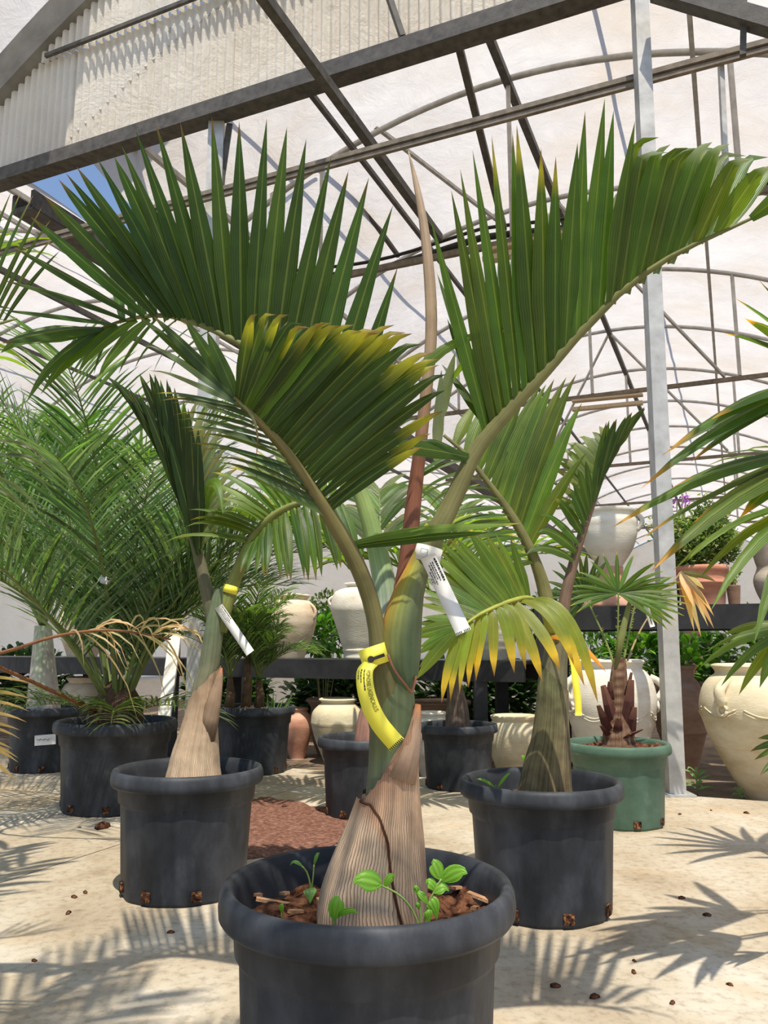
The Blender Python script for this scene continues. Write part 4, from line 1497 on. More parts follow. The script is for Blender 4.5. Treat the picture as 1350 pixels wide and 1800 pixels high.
# ================================================================== left middle bottle palm
c2 = pot_spot(322, 1597, 0.5)
Y2 = c2.y
t2 = thing('potted_bottle_palm', 'bottle palm with tan flared foot and a grey tag left of the big pot', 'potted palm', c2)
make_pot(t2, c2, 0.50, 0.390, M['black'], 0.78, 8, 0.42)
tab2 = trunk_fn([(1400, 288, 392), (1362, 294, 386), (1350, 298, 384), (1320, 306, 382), (1280, 320, 381), (1240, 332, 380), (1200, 340, 382), (1170, 350, 386), (1140, 355, 389), (1100, 361, 393), (1060, 370, 397), (1030, 378, 395)], Y2)


def z2(y):
    return P(340, y, Y2).z


shell(t2, 'leaf_sheath', tab2, Y2, lambda a: z2(1385), lambda a: lerp(z2(1228), z2(1172), (1 + math.cos(a)) / 2), 0.004, lambda f, a, z: mixc((0.62, 0.47, 0.32), (0.45, 0.31, 0.20), f ** 2), M['fibre'], 48, 18, 0.006, 4, 0.004)
shell(t2, 'crownshaft', tab2, Y2, lambda a: z2(1260), lambda a: z2(1035), 0.0, lambda f, a, z: mixc((0.20, 0.17, 0.11), (0.13, 0.16, 0.09), f * 1.5), M['skin'])
g = G()
tube_g(g, [P(362, 1300, Y2 - 0.03), P(370, 1260, Y2 - 0.042), P(379, 1220, Y2 - 0.045), P(386, 1190, Y2 - 0.04), P(389, 1174, Y2 - 0.03)], [0.03, 0.03, 0.022, 0.012, 0.004], 8, True, None, 0.5, lambda s, a: mixc((0.36, 0.25, 0.17), (0.45, 0.16, 0.06), max(0, s - 0.75) * 4))
g.obj('torn_sheath', M['fibre'], t2)
RA = [(385, 1110, Y2, 14), (398, 1060, Y2, 13), (412, 1020, Y2, 12), (428, 982, Y2 - 0.02, 11), (446, 945, Y2 - 0.05, 9), (470, 915, Y2 - 0.08, 7), (505, 892, Y2 - 0.10, 6), (550, 880, Y2 - 0.12, 4), (600, 885, Y2 - 0.14, 3)]
f = px_frond(t2, RA, [(0, 440, 955, Y2 - 0.04, 288, 952, Y2 - 0.1, 20), (0.1, 448, 942, Y2 - 0.05, 322, 928, Y2 - 0.1, 20), (0.2, 456, 932, Y2 - 0.06, 330, 890, Y2 - 0.1, 22), (0.3, 466, 920, Y2 - 0.07, 389, 888, Y2 - 0.12, 22),
                      (0.42, 480, 908, Y2 - 0.08, 362, 850, Y2 - 0.08, 22), (0.55, 500, 896, Y2 - 0.09, 400, 800, Y2 - 0.05, 22), (0.7, 525, 886, Y2 - 0.1, 450, 780, Y2 - 0.05, 22), (0.85, 560, 880, Y2 - 0.12, 520, 770, Y2 - 0.05, 20), (1, 600, 884, Y2 - 0.14, 620, 790, Y2 - 0.05, 18)],
             20, 41, 0.25, GL, YL, 0.15, 0.6, BR, 0.08, (0, 0, -0.05), 7, nrm=Vector((0, -0.7, 0.7)))
px_frond(t2, RA, [(0, 450, 945, Y2 - 0.05, 420, 1010, Y2 - 0.16, 18), (0.25, 470, 918, Y2 - 0.08, 470, 1010, Y2 - 0.2, 20), (0.5, 505, 895, Y2 - 0.10, 520, 1012, Y2 - 0.22, 20), (0.75, 550, 882, Y2 - 0.12, 575, 1005, Y2 - 0.22, 19), (1, 600, 886, Y2 - 0.14, 640, 985, Y2 - 0.2, 18)],
         16, 42, 0.3, GM, YL, 0.1, 0.4, BR, 0.06, (0, 0, -0.04), 8, frond=f)
RB = [(378, 1110, Y2 + 0.01, 12), (366, 1050, Y2 + 0.01, 12), (352, 990, Y2 + 0.02, 10), (338, 935, Y2 + 0.02, 8), (322, 870, Y2 + 0.02, 7), (302, 800, Y2, 5), (282, 740, Y2 - 0.02, 4), (264, 700, Y2 - 0.03, 2)]
f = px_frond(t2, RB, [(0, 350, 975, Y2, 300, 760, Y2 - 0.06, 22), (0.25, 338, 935, Y2, 262, 705, Y2 - 0.06, 22), (0.5, 325, 880, Y2, 235, 690, Y2 - 0.07, 22), (0.75, 305, 810, Y2, 205, 672, Y2 - 0.07, 20), (1, 278, 735, Y2, 188, 660, Y2 - 0.07, 16)],
             14, 43, 0.4, (0.028, 0.055, 0.012), YL, 0.06, 0.3, BR, 0.02, (0, 0, 0), 6, colf=lambda s, a: (0.13, 0.12, 0.07))
px_frond(t2, RB, [(0, 350, 965, Y2 - 0.02, 352, 770, Y2 - 0.08, 24), (0.3, 342, 930, Y2 - 0.02, 330, 710, Y2 - 0.08, 24), (0.6, 325, 870, Y2 - 0.02, 300, 672, Y2 - 0.08, 22), (1, 285, 745, Y2 - 0.03, 248, 655, Y2 - 0.08, 18)],
         13, 44, 0.2, (0.025, 0.05, 0.012), GL, 0.12, 0.5, None, 0.02, (0, 0, 0), 6, frond=f)
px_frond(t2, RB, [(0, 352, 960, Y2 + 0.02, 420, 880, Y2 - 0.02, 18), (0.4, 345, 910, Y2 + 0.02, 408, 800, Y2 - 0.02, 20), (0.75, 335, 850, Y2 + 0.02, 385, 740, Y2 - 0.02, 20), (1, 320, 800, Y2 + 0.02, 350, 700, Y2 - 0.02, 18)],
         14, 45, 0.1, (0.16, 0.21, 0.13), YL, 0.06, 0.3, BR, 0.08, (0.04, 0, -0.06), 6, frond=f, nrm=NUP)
one_leaf(f, (352, 930, Y2), (392, 905, Y2 - 0.15), 24, bow=Vector((0, 0, 0.14)), col=GL, roll=0.1, seg=12)

# ================================================================== right middle bottle palm
c3 = pot_spot(958, 1635, 0.5)
Y3 = c3.y
t3 = thing('potted_bottle_palm', 'bottle palm with green swollen foot and yellowing leaves right of the big pot', 'potted palm', c3)
make_pot(t3, c3, 0.505, 0.380, M['black'], 0.80, 8, 0.15)
tab3 = trunk_fn([(1440, 898, 1012), (1400, 908, 1006), (1385, 913, 1003), (1340, 924, 1001), (1300, 936, 1000), (1250, 943, 999), (1200, 947, 998), (1170, 951, 998), (1130, 958, 1002), (1090, 958, 1002), (1060, 960, 998)], Y3)


def z3(y):
    return P(960, y, Y3).z


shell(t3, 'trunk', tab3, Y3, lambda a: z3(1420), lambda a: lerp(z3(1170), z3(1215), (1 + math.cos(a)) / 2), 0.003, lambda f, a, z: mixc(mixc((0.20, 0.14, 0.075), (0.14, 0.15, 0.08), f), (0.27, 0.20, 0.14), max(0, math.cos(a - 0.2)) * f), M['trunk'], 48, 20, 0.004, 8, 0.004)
shell(t3, 'crownshaft', tab3, Y3, lambda a: z3(1260), lambda a: z3(1075), -0.002, lambda f, a, z: mixc((0.17, 0.16, 0.10), (0.15, 0.14, 0.09), f), M['skin'])
RC = [(975, 1130, Y3 - 0.02, 14), (966, 1080, Y3 - 0.02, 13), (955, 1030, Y3 - 0.02, 12), (940, 985, Y3 - 0.03, 10), (920, 942, Y3 - 0.04, 9), (895, 900, Y3 - 0.05, 8), (868, 862, Y3 - 0.06, 6), (845, 832, Y3 - 0.07, 5), (815, 795, Y3 - 0.08, 4), (780, 765, Y3 - 0.08, 3)]
f = px_frond(t3, RC, [(0, 930, 960, Y3 - 0.04, 1035, 790, Y3, 29), (0.15, 918, 938, Y3 - 0.04, 1016, 655, Y3, 33), (0.3, 902, 910, Y3 - 0.05, 996, 652, Y3, 33), (0.45, 885, 886, Y3 - 0.05, 972, 665, Y3, 33), (0.6, 868, 862, Y3 - 0.06, 950, 668, Y3, 31),
                      (0.8, 840, 826, Y3 - 0.07, 900, 690, Y3, 29), (1, 800, 780, Y3 - 0.08, 840, 700, Y3, 27)], 11, 51, 0.3, (0.085, 0.15, 0.022), YL, 0.1, 0.7, BR, 0.03, (0, 0, -0.02), 6, prof=prof_taper, colf=lambda s, a: (0.17, 0.16, 0.06))
px_frond(t3, RC, [(0, 940, 985, Y3 - 0.03, 880, 1010, Y3 - 0.1, 20), (0.3, 915, 935, Y3 - 0.04, 790, 960, Y3 - 0.12, 20), (0.6, 880, 880, Y3 - 0.06, 760, 900, Y3 - 0.12, 20), (1, 810, 790, Y3 - 0.08, 710, 850, Y3 - 0.1, 18)],
         14, 52, 0.2, GM, YL, 0.08, 0.4, BR, 0.08, (0, 0, -0.08), 8, frond=f, nrm=Vector((0, -0.7, 0.7)))
RD = [(985, 1130, Y3 + 0.01, 12), (992, 1060, Y3 + 0.01, 11), (1004, 1005, Y3 + 0.02, 9), (1018, 955, Y3 + 0.02, 8), (1034, 905, Y3 + 0.02, 7), (1050, 858, Y3 + 0.02, 6), (1066, 815, Y3 + 0.02, 5), (1088, 772, Y3 + 0.02, 4), (1112, 740, Y3 + 0.02, 3)]
f = px_frond(t3, RD, [(0, 1030, 915, Y3 + 0.02, 965, 880, Y3 + 0.02, 20), (0.2, 1040, 885, Y3 + 0.02, 968, 830, Y3 + 0.04, 22), (0.4, 1050, 858, Y3 + 0.02, 985, 792, Y3 + 0.05, 24), (0.6, 1060, 832, Y3 + 0.02, 1005, 768, Y3 + 0.06, 24), (0.8, 1070, 808, Y3 + 0.02, 1035, 758, Y3 + 0.06, 24), (1, 1080, 785, Y3 + 0.02, 1062, 742, Y3 + 0.05, 20)],
             14, 53, 0.1, (0.13, 0.19, 0.07), None, 0, 0, None, 0.08, (0.0, 0.0, -0.08), 6, colf=lambda s, a: (0.17, 0.11, 0.075), nrm=Vector((-0.3, -0.6, 0.7)))
px_frond(t3, RD, [(0, 1045, 880, Y3, 1062, 745, Y3 - 0.03, 20), (0.35, 1055, 850, Y3, 1085, 738, Y3 - 0.03, 22), (0.7, 1072, 808, Y3, 1112, 728, Y3 - 0.03, 20), (1, 1098, 758, Y3, 1137, 715, Y3 - 0.02, 15)], 11, 54, 0.3, (0.05, 0.095, 0.016), YL, 0.08, 0.5, BR, 0.02, (0, 0, 0), 5, frond=f)
px_frond(t3, RD, [(0, 1008, 985, Y3, 930, 960, Y3 - 0.05, 22), (0.3, 1018, 955, Y3, 955, 890, Y3 - 0.06, 22), (0.6, 1030, 920, Y3, 1000, 850, Y3 - 0.08, 20), (1, 1040, 890, Y3, 1030, 800, Y3 - 0.06, 20)], 8, 55, 0.2, GM, YL, 0.1, 0.4, BR, 0.1, (0, 0, -0.1), 8, frond=f)
# low yellowing frond hanging forward
RE = [(968, 1110, Y3 - 0.04, 9), (955, 1072, Y3 - 0.10, 8), (930, 1052, Y3 - 0.18, 7), (900, 1056, Y3 - 0.26, 6), (866, 1069, Y3 - 0.32, 5), (835, 1085, Y3 - 0.36, 4), (800, 1112, Y3 - 0.40, 2)]
ye = Y3 - 0.3
f = px_frond(t3, RE, [(0, 935, 1054, ye + 0.12, 1042, 1214, ye, 20), (0.1, 922, 1054, ye + 0.10, 1014, 1186, ye - 0.02, 22), (0.2, 908, 1056, ye + 0.06, 1002, 1142, ye - 0.04, 22), (0.3, 896, 1058, ye + 0.04, 962, 1181, ye - 0.05, 24), (0.42, 882, 1063, ye, 922, 1160, ye - 0.06, 22),
                      (0.54, 868, 1068, ye - 0.02, 888, 1176, ye - 0.08, 22), (0.65, 852, 1076, ye - 0.03, 842, 1184, ye - 0.08, 18), (0.76, 840, 1083, ye - 0.05, 814, 1196, ye - 0.1, 17), (0.86, 824, 1094, ye - 0.06, 798, 1214, ye - 0.1, 16), (1, 808, 1106, ye - 0.08, 774, 1228, ye - 0.1, 15)],
             13, 56, 0.2, (0.20, 0.26, 0.035), (0.62, 0.44, 0.04), 0.24, 1.0, BR, 0.16, (0.02, 0, -0.12), 5, nrm=Vector((0.1, -0.75, 0.65)), bowdir=Vector((0.2, 0, 1)), prof=prof_blunt, colf=lambda s, a: (0.32, 0.33, 0.06))
px_frond(t3, RE, [(0, 800, 1112, ye - 0.1, 735, 1194, ye - 0.08, 20), (0.12, 812, 1102, ye - 0.09, 732, 1138, ye - 0.06, 22), (0.22, 822, 1094, ye - 0.08, 735, 1107, ye - 0.04, 24), (0.32, 832, 1088, ye - 0.06, 738, 1076, ye - 0.03, 24), (0.45, 848, 1078, ye - 0.04, 742, 1030, ye, 26), (0.58, 866, 1070, ye - 0.02, 752, 985, ye, 26),
                  (0.7, 884, 1062, ye, 775, 950, ye + 0.02, 26), (0.82, 902, 1056, ye + 0.05, 815, 935, ye + 0.04, 26), (0.92, 918, 1053, ye + 0.1, 860, 935, ye + 0.08, 24), (1, 930, 1053, ye + 0.12, 895, 945, ye + 0.1, 22)],
         24, 57, 0.28, (0.10, 0.17, 0.022), YL, 0.05, 0.4, BR, 0.03, (0, 0, 0), 5, frond=f)
one_leaf(f, (968, 1120, Y3 - 0.05), (1066, 1182, Y3 - 0.25), 14, bow=Vector((0, 0, 0.03)), col=OR, tipc=OR, tip=0.3, endc=BR, roll=0.3)
seedling('thin grass shoot in the pot of the yellowing palm', P(870, 1388, Y3 - 0.1), [([(868, 1388, Y3 - 0.1), (872, 1380, Y3 - 0.1)], [((874, 1386, Y3 - 0.1), (898, 1357, Y3 - 0.1), 5, 0.1), ((870, 1384, Y3 - 0.1), (836, 1368, Y3 - 0.12), 5, 0.2)])], LG, 0.295)
seedling('tiny green sprout behind the swollen foot of the yellowing palm', P(925, 1345, Y3 + 0.12), [([(925, 1345, Y3 + 0.12), (926, 1335, Y3 + 0.12)], [((926, 1342, Y3 + 0.12), (916, 1328, Y3 + 0.12), 8, 0.1), ((926, 1342, Y3 + 0.12), (934, 1330, Y3 + 0.12), 6, 0.1)])], LG, 0.295)

# ================================================================== feathery palms at the left
DC = [(0.075, 0.14, 0.06), (0.11, 0.18, 0.09), (0.14, 0.25, 0.06), (0.035, 0.075, 0.025), (0.17, 0.24, 0.14)]
c4 = pot_spot(196, 1437, 0.6)
t4 = thing('potted_date_palm', 'feathery date palm in the wide black pot with a dead brown frond', 'potted palm', c4)
make_pot(t4, c4, 0.60, 0.425, M['black'], 0.84, 8, 0.2)
g = G()
hub4 = c4 + Vector((0, 0, 0.36))
lathe_g(g, [(0.10, 0), (0.13, 0.06), (0.11, 0.14), (0.07, 0.22), (0.03, 0.26)], hub4, 16, (0.12, 0.07, 0.045), lambda a, z: 1 + 0.25 * math.sin(a * 7 + z * 60))
g.obj('trunk', M['trunk'], t4)
r = random.Random(91)
for i in range(22):
    a = 2 * PI * i * 0.382 + r.uniform(-0.2, 0.2)
    el = R(r.choice((82, 78, 72, 66, 58, 50)))
    L = r.uniform(1.45, 2.15)
    if math.cos(a) > 0.15:          # the side towards the aisle stays short and upright
        L, el = L * 0.66, max(el, R(74))
    feather(t4, hub4 + Vector((0.04 * math.cos(a), 0.04 * math.sin(a), 0.12)), a, el, L, R(r.uniform(35, 90)), 58, 0.44, 0.013, DC, 900 + i, rr=0.014, lift=0.35, hang=0.04, fwd=0.6)
for i, (a, L) in enumerate(((-2.2, 0.7), (-1.3, 0.55), (-0.5, 0.6), (-2.8, 0.8))):
    feather(t4, hub4 + Vector((0, 0, 0.05)), a, R(28), L, R(55), 22, 0.24, 0.012, [(0.05, 0.085, 0.025), (0.10, 0.14, 0.04)], 930 + i, rr=0.008)
# dead brown frond reaching left to right
g = G()
pts = [P(a, b, c) for a, b, c in spline([(168, 1250, 4.02), (60, 1200, 3.6), (-20, 1160, 3.3), (30, 1140, 3.2), (100, 1118, 3.15), (175, 1108, 3.12), (240, 1112, 3.1), (300, 1124, 3.1)], 24)]
tube_g(g, pts, [0.010 - 0.0003 * i for i in range(24)], 6, True, (0.26, 0.11, 0.05))
dead = g.obj('frond', M['skin'], t4)
gl = G()
for i in range(24):
    k = r.uniform(14, 23)
    p = pts[int(k)]
    e = p + Vector((r.uniform(0.05, 0.28), r.uniform(-0.05, 0.05), r.uniform(-0.32, 0.02) if i % 2 else r.uniform(-0.08, 0.03)))
    blade(gl, p, e, 0.009, TOCAM, Vector((0, 0, 0.05)), Vector((0, 0, -0.04)), vary(TAN, r), None, 0, r.uniform(-0.6, 0.6), 0.3, 5)
o = gl.obj('leaflets', M['fine'], dead)
o['kind'] = 'stuff'

c5 = pot_spot(78, 1360, 0.52)
t5 = thing('potted_palm', 'palm with pale purplish trunk in a black pot bearing a white label', 'potted palm', c5)
make_pot(t5, c5, 0.54, 0.40, M['black'], 0.86, 8, 0.3)
tab5 = trunk_fn([(1290, 42, 112), (1250, 47, 106), (1220, 50, 103), (1180, 54, 98), (1140, 58, 94), (1100, 62, 90)], c5.y)
shell(t5, 'trunk', tab5, c5.y, lambda a: tab5[0][0], lambda a: tab5[-1][0], 0, lambda f, a, z: mixc((0.52, 0.42, 0.40), (0.36, 0.40, 0.28), f + 0.3 * math.sin(a * 3)), M['skin'], 24, 10)
top5 = Vector((tab5[-1][1], c5.y, tab5[-1][0] - 0.02))
for i in range(17):
    a = 2 * PI * i * 0.382 + 0.4
    if abs((a - 0.85 + PI) % (2 * PI) - PI) < 0.75:
        a += 1.5                        # no frond grows against the steel post
    feather(t5, top5, a, R(r.choice((84, 76, 66, 56))), r.uniform(1.6, 2.4), R(r.uniform(45, 105)), 52, 0.48, 0.018, [(0.11, 0.21, 0.05), (0.09, 0.17, 0.045), (0.17, 0.27, 0.10)], 950 + i, rr=0.016)
g = G()
q = Vector((c5.x + 0.05, c5.y - 0.222, 0.2))
bar_g(g, P(61, 1302, c5.y - 0.232), P(98, 1299, c5.y - 0.222), 0.004, 0.062)
lab = g.obj('pot_label', M['white'], t5, smooth=False)
g = G()
for i in range(9):
    x0 = 64 + i * 2.5
    bar_g(g, P(x0, 1301 + (i % 3) - 1, c5.y - 0.237), P(x0 + 2.3, 1299.5 + ((i + 1) % 3) - 1, c5.y - 0.236), 0.002, 0.003)
g.obj('handwriting', M['ink'], lab, smooth=False)

# small palm behind the left middle pot
c6 = pot_spot(444, 1365, 0.52)
t6 = thing('potted_pygmy_palm', 'low spiny palm in the black pot standing before the pink jar', 'potted palm', c6)
make_pot(t6, c6, 0.53, 0.41, M['black'], 0.93, 8, 0.1, mat_noise('pale_soil', [(0.3, (0.12, 0.08, 0.05)), (0.6, (0.34, 0.26, 0.18)), (0.8, (0.5, 0.42, 0.32))], 50, 0.95, 0.8, 120, 0.1))
for i, (px, hgt) in enumerate(((405, 0.22), (432, 0.34), (452, 0.20))):
    b = Vector((P(px, 1240, c6.y).x, c6.y + 0.05 * (i - 1), 0.37))
    g = G()
    tube_g(g, [b, b + Vector((0.01, 0, hgt * 0.5)), b + Vector((0.0, 0, hgt))], [0.035, 0.03, 0.018], 10, True, (0.16, 0.10, 0.06))
    g.obj('trunk', M['trunk'], t6)
    for j in range(11):
        a = 2 * PI * j * 0.382 + i
        feather(t6, b + Vector((0, 0, hgt)), a, R(r.choice((84, 74, 62))), r.uniform(0.4, 0.75), R(r.uniform(40, 90)), 26, 0.18, 0.012, [(0.055, 0.10, 0.03), (0.09, 0.15, 0.05), (0.14, 0.22, 0.05)], 970 + 20 * i + j, rr=0.007)
for i in range(16):
    a = 0.6 * i
    b = c6 + Vector((0.14 + 0.05 * math.cos(a), -0.05 * math.sin(a), 0.375))
    g = G()
    blade(g, b, b + Vector((0.05 * math.cos(a) + 0.03, 0.05 * math.sin(a) - 0.02, 0.05 + 0.03 * (i % 4))), 0.007, TOCAM, col=(0.10, 0.20, 0.04), hook=Vector((0.02, 0, -0.03)), seg=4)
    g.obj('grass_blade', M['fine'], t6)

# palm with a pink swollen foot behind the main trunk
c7 = pot_spot(636, 1445, 0.44)
t7 = thing('potted_bottle_palm', 'small palm with pinkish bulbous foot in a black pot behind the main trunk', 'potted palm', c7)
make_pot(t7, c7, 0.43, 0.36, M['black'], 0.84, 8, 0.3)
tab7 = trunk_fn([(1310, 622, 690), (1285, 624, 690), (1255, 630, 690), (1230, 640, 690), (1200, 650, 690), (1150, 655, 685), (1080, 660, 680)], c7.y)
shell(t7, 'trunk', tab7, c7.y, lambda a: tab7[0][0], lambda a: tab7[-1][0], 0, lambda f, a, z: mixc((0.38, 0.20, 0.15), (0.16, 0.18, 0.08), f * 2 - 0.4), M['skin'], 24, 12)
top7 = Vector((tab7[-1][1], c7.y, tab7[-1][0] - 0.02))
for i, (a, el, L, dr) in enumerate(((2.6, 70, 1.0, 95), (3.4, 64, 1.0, 80), (0.5, 72, 0.95, 90), (1.6, 80, 1.1, 70), (-0.4, 62, 0.8, 90))):
    feather(t7, top7, a, R(el), L, R(dr), 17, 0.34, 0.045, [GM, GL, (0.15, 0.2, 0.09)], 1010 + i, rr=0.012, bare=0.3, stuff=False, seg=6, hang=0.2, tipc=YL)

c8 = pot_spot(806, 1393, 0.455)
t8 = thing('potted_palm', 'young palm with dark fibrous trunk in the small black pot by the shelf', 'potted palm', c8)
make_pot(t8, c8, 0.46, 0.35, M['black'], 0.84, 8, 0.1)
tab8 = trunk_fn([(1300, 780, 828), (1270, 783, 826), (1240, 786, 822), (1200, 785, 812), (1150, 788, 808), (1100, 790, 806)], c8.y)
shell(t8, 'trunk', tab8, c8.y, lambda a: tab8[0][0], lambda a: tab8[-1][0], 0, lambda f, a, z: mixc((0.20, 0.14, 0.11), (0.10, 0.08, 0.05), f), M['trunk'], 24, 12, 0, 1, 0.006)
top8 = Vector((tab8[-1][1], c8.y, tab8[-1][0] - 0.02))
for i, (a, el, L, dr) in enumerate(((2.4, 76, 1.1, 80), (0.9, 76, 1.1, 70), (3.3, 66, 0.9, 90), (-0.1, 70, 0.9, 90), (1.6, 82, 1.2, 60))):
    feather(t8, top8, a, R(el), L, R(dr), 17, 0.34, 0.04, [GM, GL], 1030 + i, rr=0.012, bare=0.3, stuff=False, seg=6, hang=0.2, tipc=YL)

# ================================================================== fan palm in the green pot
c9 = pot_spot(1092, 1462, 0.475)
Y9 = c9.y
t9 = thing('potted_fan_palm', 'small fan palm with spiny stalks in the green plastic pot', 'potted palm', c9)
make_pot(t9, c9, 0.475, 0.355, M['green'], 0.93, 8, 0.1)
tab9 = trunk_fn([(1320, 1058, 1118), (1290, 1062, 1114), (1250, 1066, 1108), (1210, 1070, 1106), (1180, 1074, 1102), (1155, 1080, 1098)], Y9)
shell(t9, 'trunk', tab9, Y9, lambda a: tab9[0][0], lambda a: tab9[-1][0], 0, lambda f, a, z: mixc((0.12, 0.05, 0.035), (0.30, 0.20, 0.12), 0.5 + 0.5 * math.sin(z * 160 + a * 2)), M['trunk'], 24, 22, 0, 1, 0.012)
for (a, b, w) in (((1068, 1280), (1052, 1240), 13), ((1078, 1270), (1060, 1205), 15), ((1102, 1270), (1110, 1195), 15), ((1108, 1285), (1116, 1243), 13), ((1085, 1290), (1088, 1262), 12), ((1100, 1295), (1130, 1282), 9), ((1070, 1292), (1056, 1275), 10),
                  ((1072, 1230), (1072, 1198), 10), ((1100, 1230), (1110, 1182), 8), ((1095, 1300), (1108, 1290), 8)):
    g = G()
    yy = Y9 - 0.055 - 0.02 * rnd.random()
    tube_g(g, [P(a[0], a[1], yy + 0.03), P((a[0] + b[0]) / 2, (a[1] + b[1]) / 2, yy), P(b[0], b[1], yy - 0.015)], [w * mpp(yy) * 0.8, w * mpp(yy) * 0.6, w * mpp(yy) * 0.32], 4, True, None, 0.45, lambda s, a_: mixc((0.10, 0.035, 0.03), (0.22, 0.10, 0.06), max(0, s - 0.8) * 4))
    g.obj('cut_stalk', M['skin'], t9, smooth=False)


def fan(t, stalk, hub, tips, w, col, seed, spines=True, tipc=None, rcol=(0.20, 0.26, 0.07), hook=(0, 0, -0.04), jit=3, roll=0.0, rad=0.006, dead=False, nrm=TOCAM):
    r = random.Random(seed)
    g = G()
    pts = [P(*p) for p in spline(stalk, 14)]
    tube_g(g, pts, [rad * (1 - 0.03 * i) for i in range(14)], 7, True, rcol, 0.7)
    fr = g.obj('frond', M['skin'], t)
    if spines:
        g = G()
        for i in range(26):
            k = r.uniform(1, 12)
            p = pts[int(k)].lerp(pts[int(k) + 1], k - int(k))
            s = 1 if i % 2 else -1
            blade(g, p, p + Vector((s * 0.014, -0.004, 0.008)), 0.004, TOCAM, col=(0.30, 0.28, 0.08), seg=2)
        o = g.obj('spines', M['fine'], fr)
        o['kind'] = 'stuff'
    h = P(*hub)
    for (tx, ty, tY) in tips:
        e = P(tx + r.uniform(-jit, jit), ty + r.uniform(-jit, jit), tY)
        L = (e - h).length
        g = G()
        c = vary(TAN if dead and r.random() < 0.6 else col, r)
        blade(g, h, e, w * mpp(hub[2]) * r.uniform(0.85, 1.15), nrm, Vector((0, 0, 0.03 * L)), Vector(hook) * L, c, tipc, 0.06 if tipc else 0, roll + r.uniform(-0.3, 0.3), 0.35, 7, prof_palm, None, 0.5)
        g.obj('leaf_segment', M['leaf'], fr)
    return fr


def ring(hub, a0, a1, n, rx, ry, Y, dY=0.0):
    """tips set round a hub, degrees counted from the right, upward positive"""
    out = []
    for i in range(n):
        a = R(lerp(a0, a1, i / (n - 1)))
        out.append((hub[0] + rx * math.cos(a), hub[1] - ry * math.sin(a), Y + dY * math.sin(a)))
    return out


h = (1087, 1042, Y9 - 0.05)
fan(t9, [(1084, 1175, Y9), (1086, 1120, Y9 - 0.02), (1087, 1042, Y9 - 0.05)], h, ring(h, 70, 150, 5, 80, 75, Y9) + ring(h, 150, 215, 6, 92, 60, Y9 - 0.1) + ring(h, 50, -45, 9, 105, 72, Y9 - 0.12), 10, (0.075, 0.15, 0.02), 61, tipc=YL)
h = (1030, 1050, Y9 + 0.06)
fan(t9, [(1082, 1175, Y9), (1062, 1120, Y9 + 0.03), (1030, 1050, Y9 + 0.06)], h, ring(h, 60, 235, 14, 78, 80, Y9 + 0.06), 11, (0.035, 0.07, 0.014), 62)
h = (1118, 1056, Y9 + 0.04)
fan(t9, [(1094, 1175, Y9), (1104, 1120, Y9 + 0.02), (1118, 1056, Y9 + 0.04)], h, ring(h, 40, -50, 10, 88, 70, Y9 + 0.0), 9, (0.08, 0.15, 0.025), 63, tipc=YL)
g = G()
tube_g(g, [P(1083, 1175, Y9 - 0.02), P(1092, 1120, Y9 - 0.03), P(1104, 1070, Y9 - 0.03), P(1115, 1030, Y9 - 0.03)], [0.010, 0.018, 0.012, 0.002], 8, True, (0.20, 0.22, 0.07), 0.6)
g.obj('spear_leaf', M['skin'], t9)
h = (1196, 1006, Y9 + 0.3)
fan(t9, [(1098, 1175, Y9), (1130, 1100, Y9 + 0.15), (1196, 1006, Y9 + 0.3)], h, [(1238, 1030, Y9 + 0.3), (1252, 1072, Y9 + 0.25), (1245, 1090, Y9 + 0.25), (1258, 1094, Y9 + 0.25), (1222, 1098, Y9 + 0.22), (1230, 1092, Y9 + 0.2), (1240, 1060, Y9 + 0.2), (1218, 1060, Y9 + 0.2), (1234, 1106, Y9 + 0.25), (1262, 1020, Y9 + 0.3), (1210, 1050, Y9 + 0.22)],
    13, (0.14, 0.12, 0.04), 64, False, None, (0.30, 0.22, 0.10), (0, 0, -0.1), 4, dead=True)

# ================================================================== large fan palm standing outside the right edge
cR = Vector((1.62, 2.25, 0))
tR = thing('potted_fan_palm', 'big fan palm reaching its long glossy leaf segments in past the steel post', 'potted palm', cR)
make_pot(tR, cR, 0.5, 0.37, M['black'], 0.84)
g = G()
tube_g(g, [cR + Vector((0, 0, 0.28)), cR + Vector((-0.02, -0.03, 0.55)), cR + Vector((-0.05, -0.06, 0.8))], [0.09, 0.075, 0.05], 14, True, (0.17, 0.11, 0.07))
g.obj('trunk', M['trunk'], tR)
NR = Vector((0.1, -0.55, 0.8)).normalized()
BIG = (0.06, 0.12, 0.02)
hA = (1470, 660, 1.95)
fan(tR, [(1660, 1120, 2.18), (1600, 900, 2.1), (1470, 660, 1.95)], hA, [(1309, 549, 1.8), (1270, 576, 1.8), (1290, 512, 1.9), (1252, 722, 1.75), (1176, 765, 1.72), (1124, 836, 1.70), (1165, 785, 1.80), (1210, 800, 1.85), (1260, 770, 1.9), (1330, 480, 2.0), (1400, 440, 2.1)], 40, BIG, 71, False, OR, (0.24, 0.28, 0.08), (0, 0, -0.04), 3, 0.2, 0.012, nrm=NR)
hB = (1480, 780, 2.0)
fan(tR, [(1665, 1130, 2.2), (1600, 940, 2.12), (1480, 780, 2.0)], hB, [(1076, 898, 1.75), (1140, 976, 1.75), (1178, 840, 1.9), (1150, 870, 2.0), (1216, 905, 1.9), (1240, 860, 2.05), (1300, 900, 1.9), (1130, 925, 1.95)], 40, BIG, 72, False, OR, (0.24, 0.28, 0.08), (0, 0, -0.05), 3, 0.2, 0.012, nrm=NR)
hC = (1440, 870, 1.85)
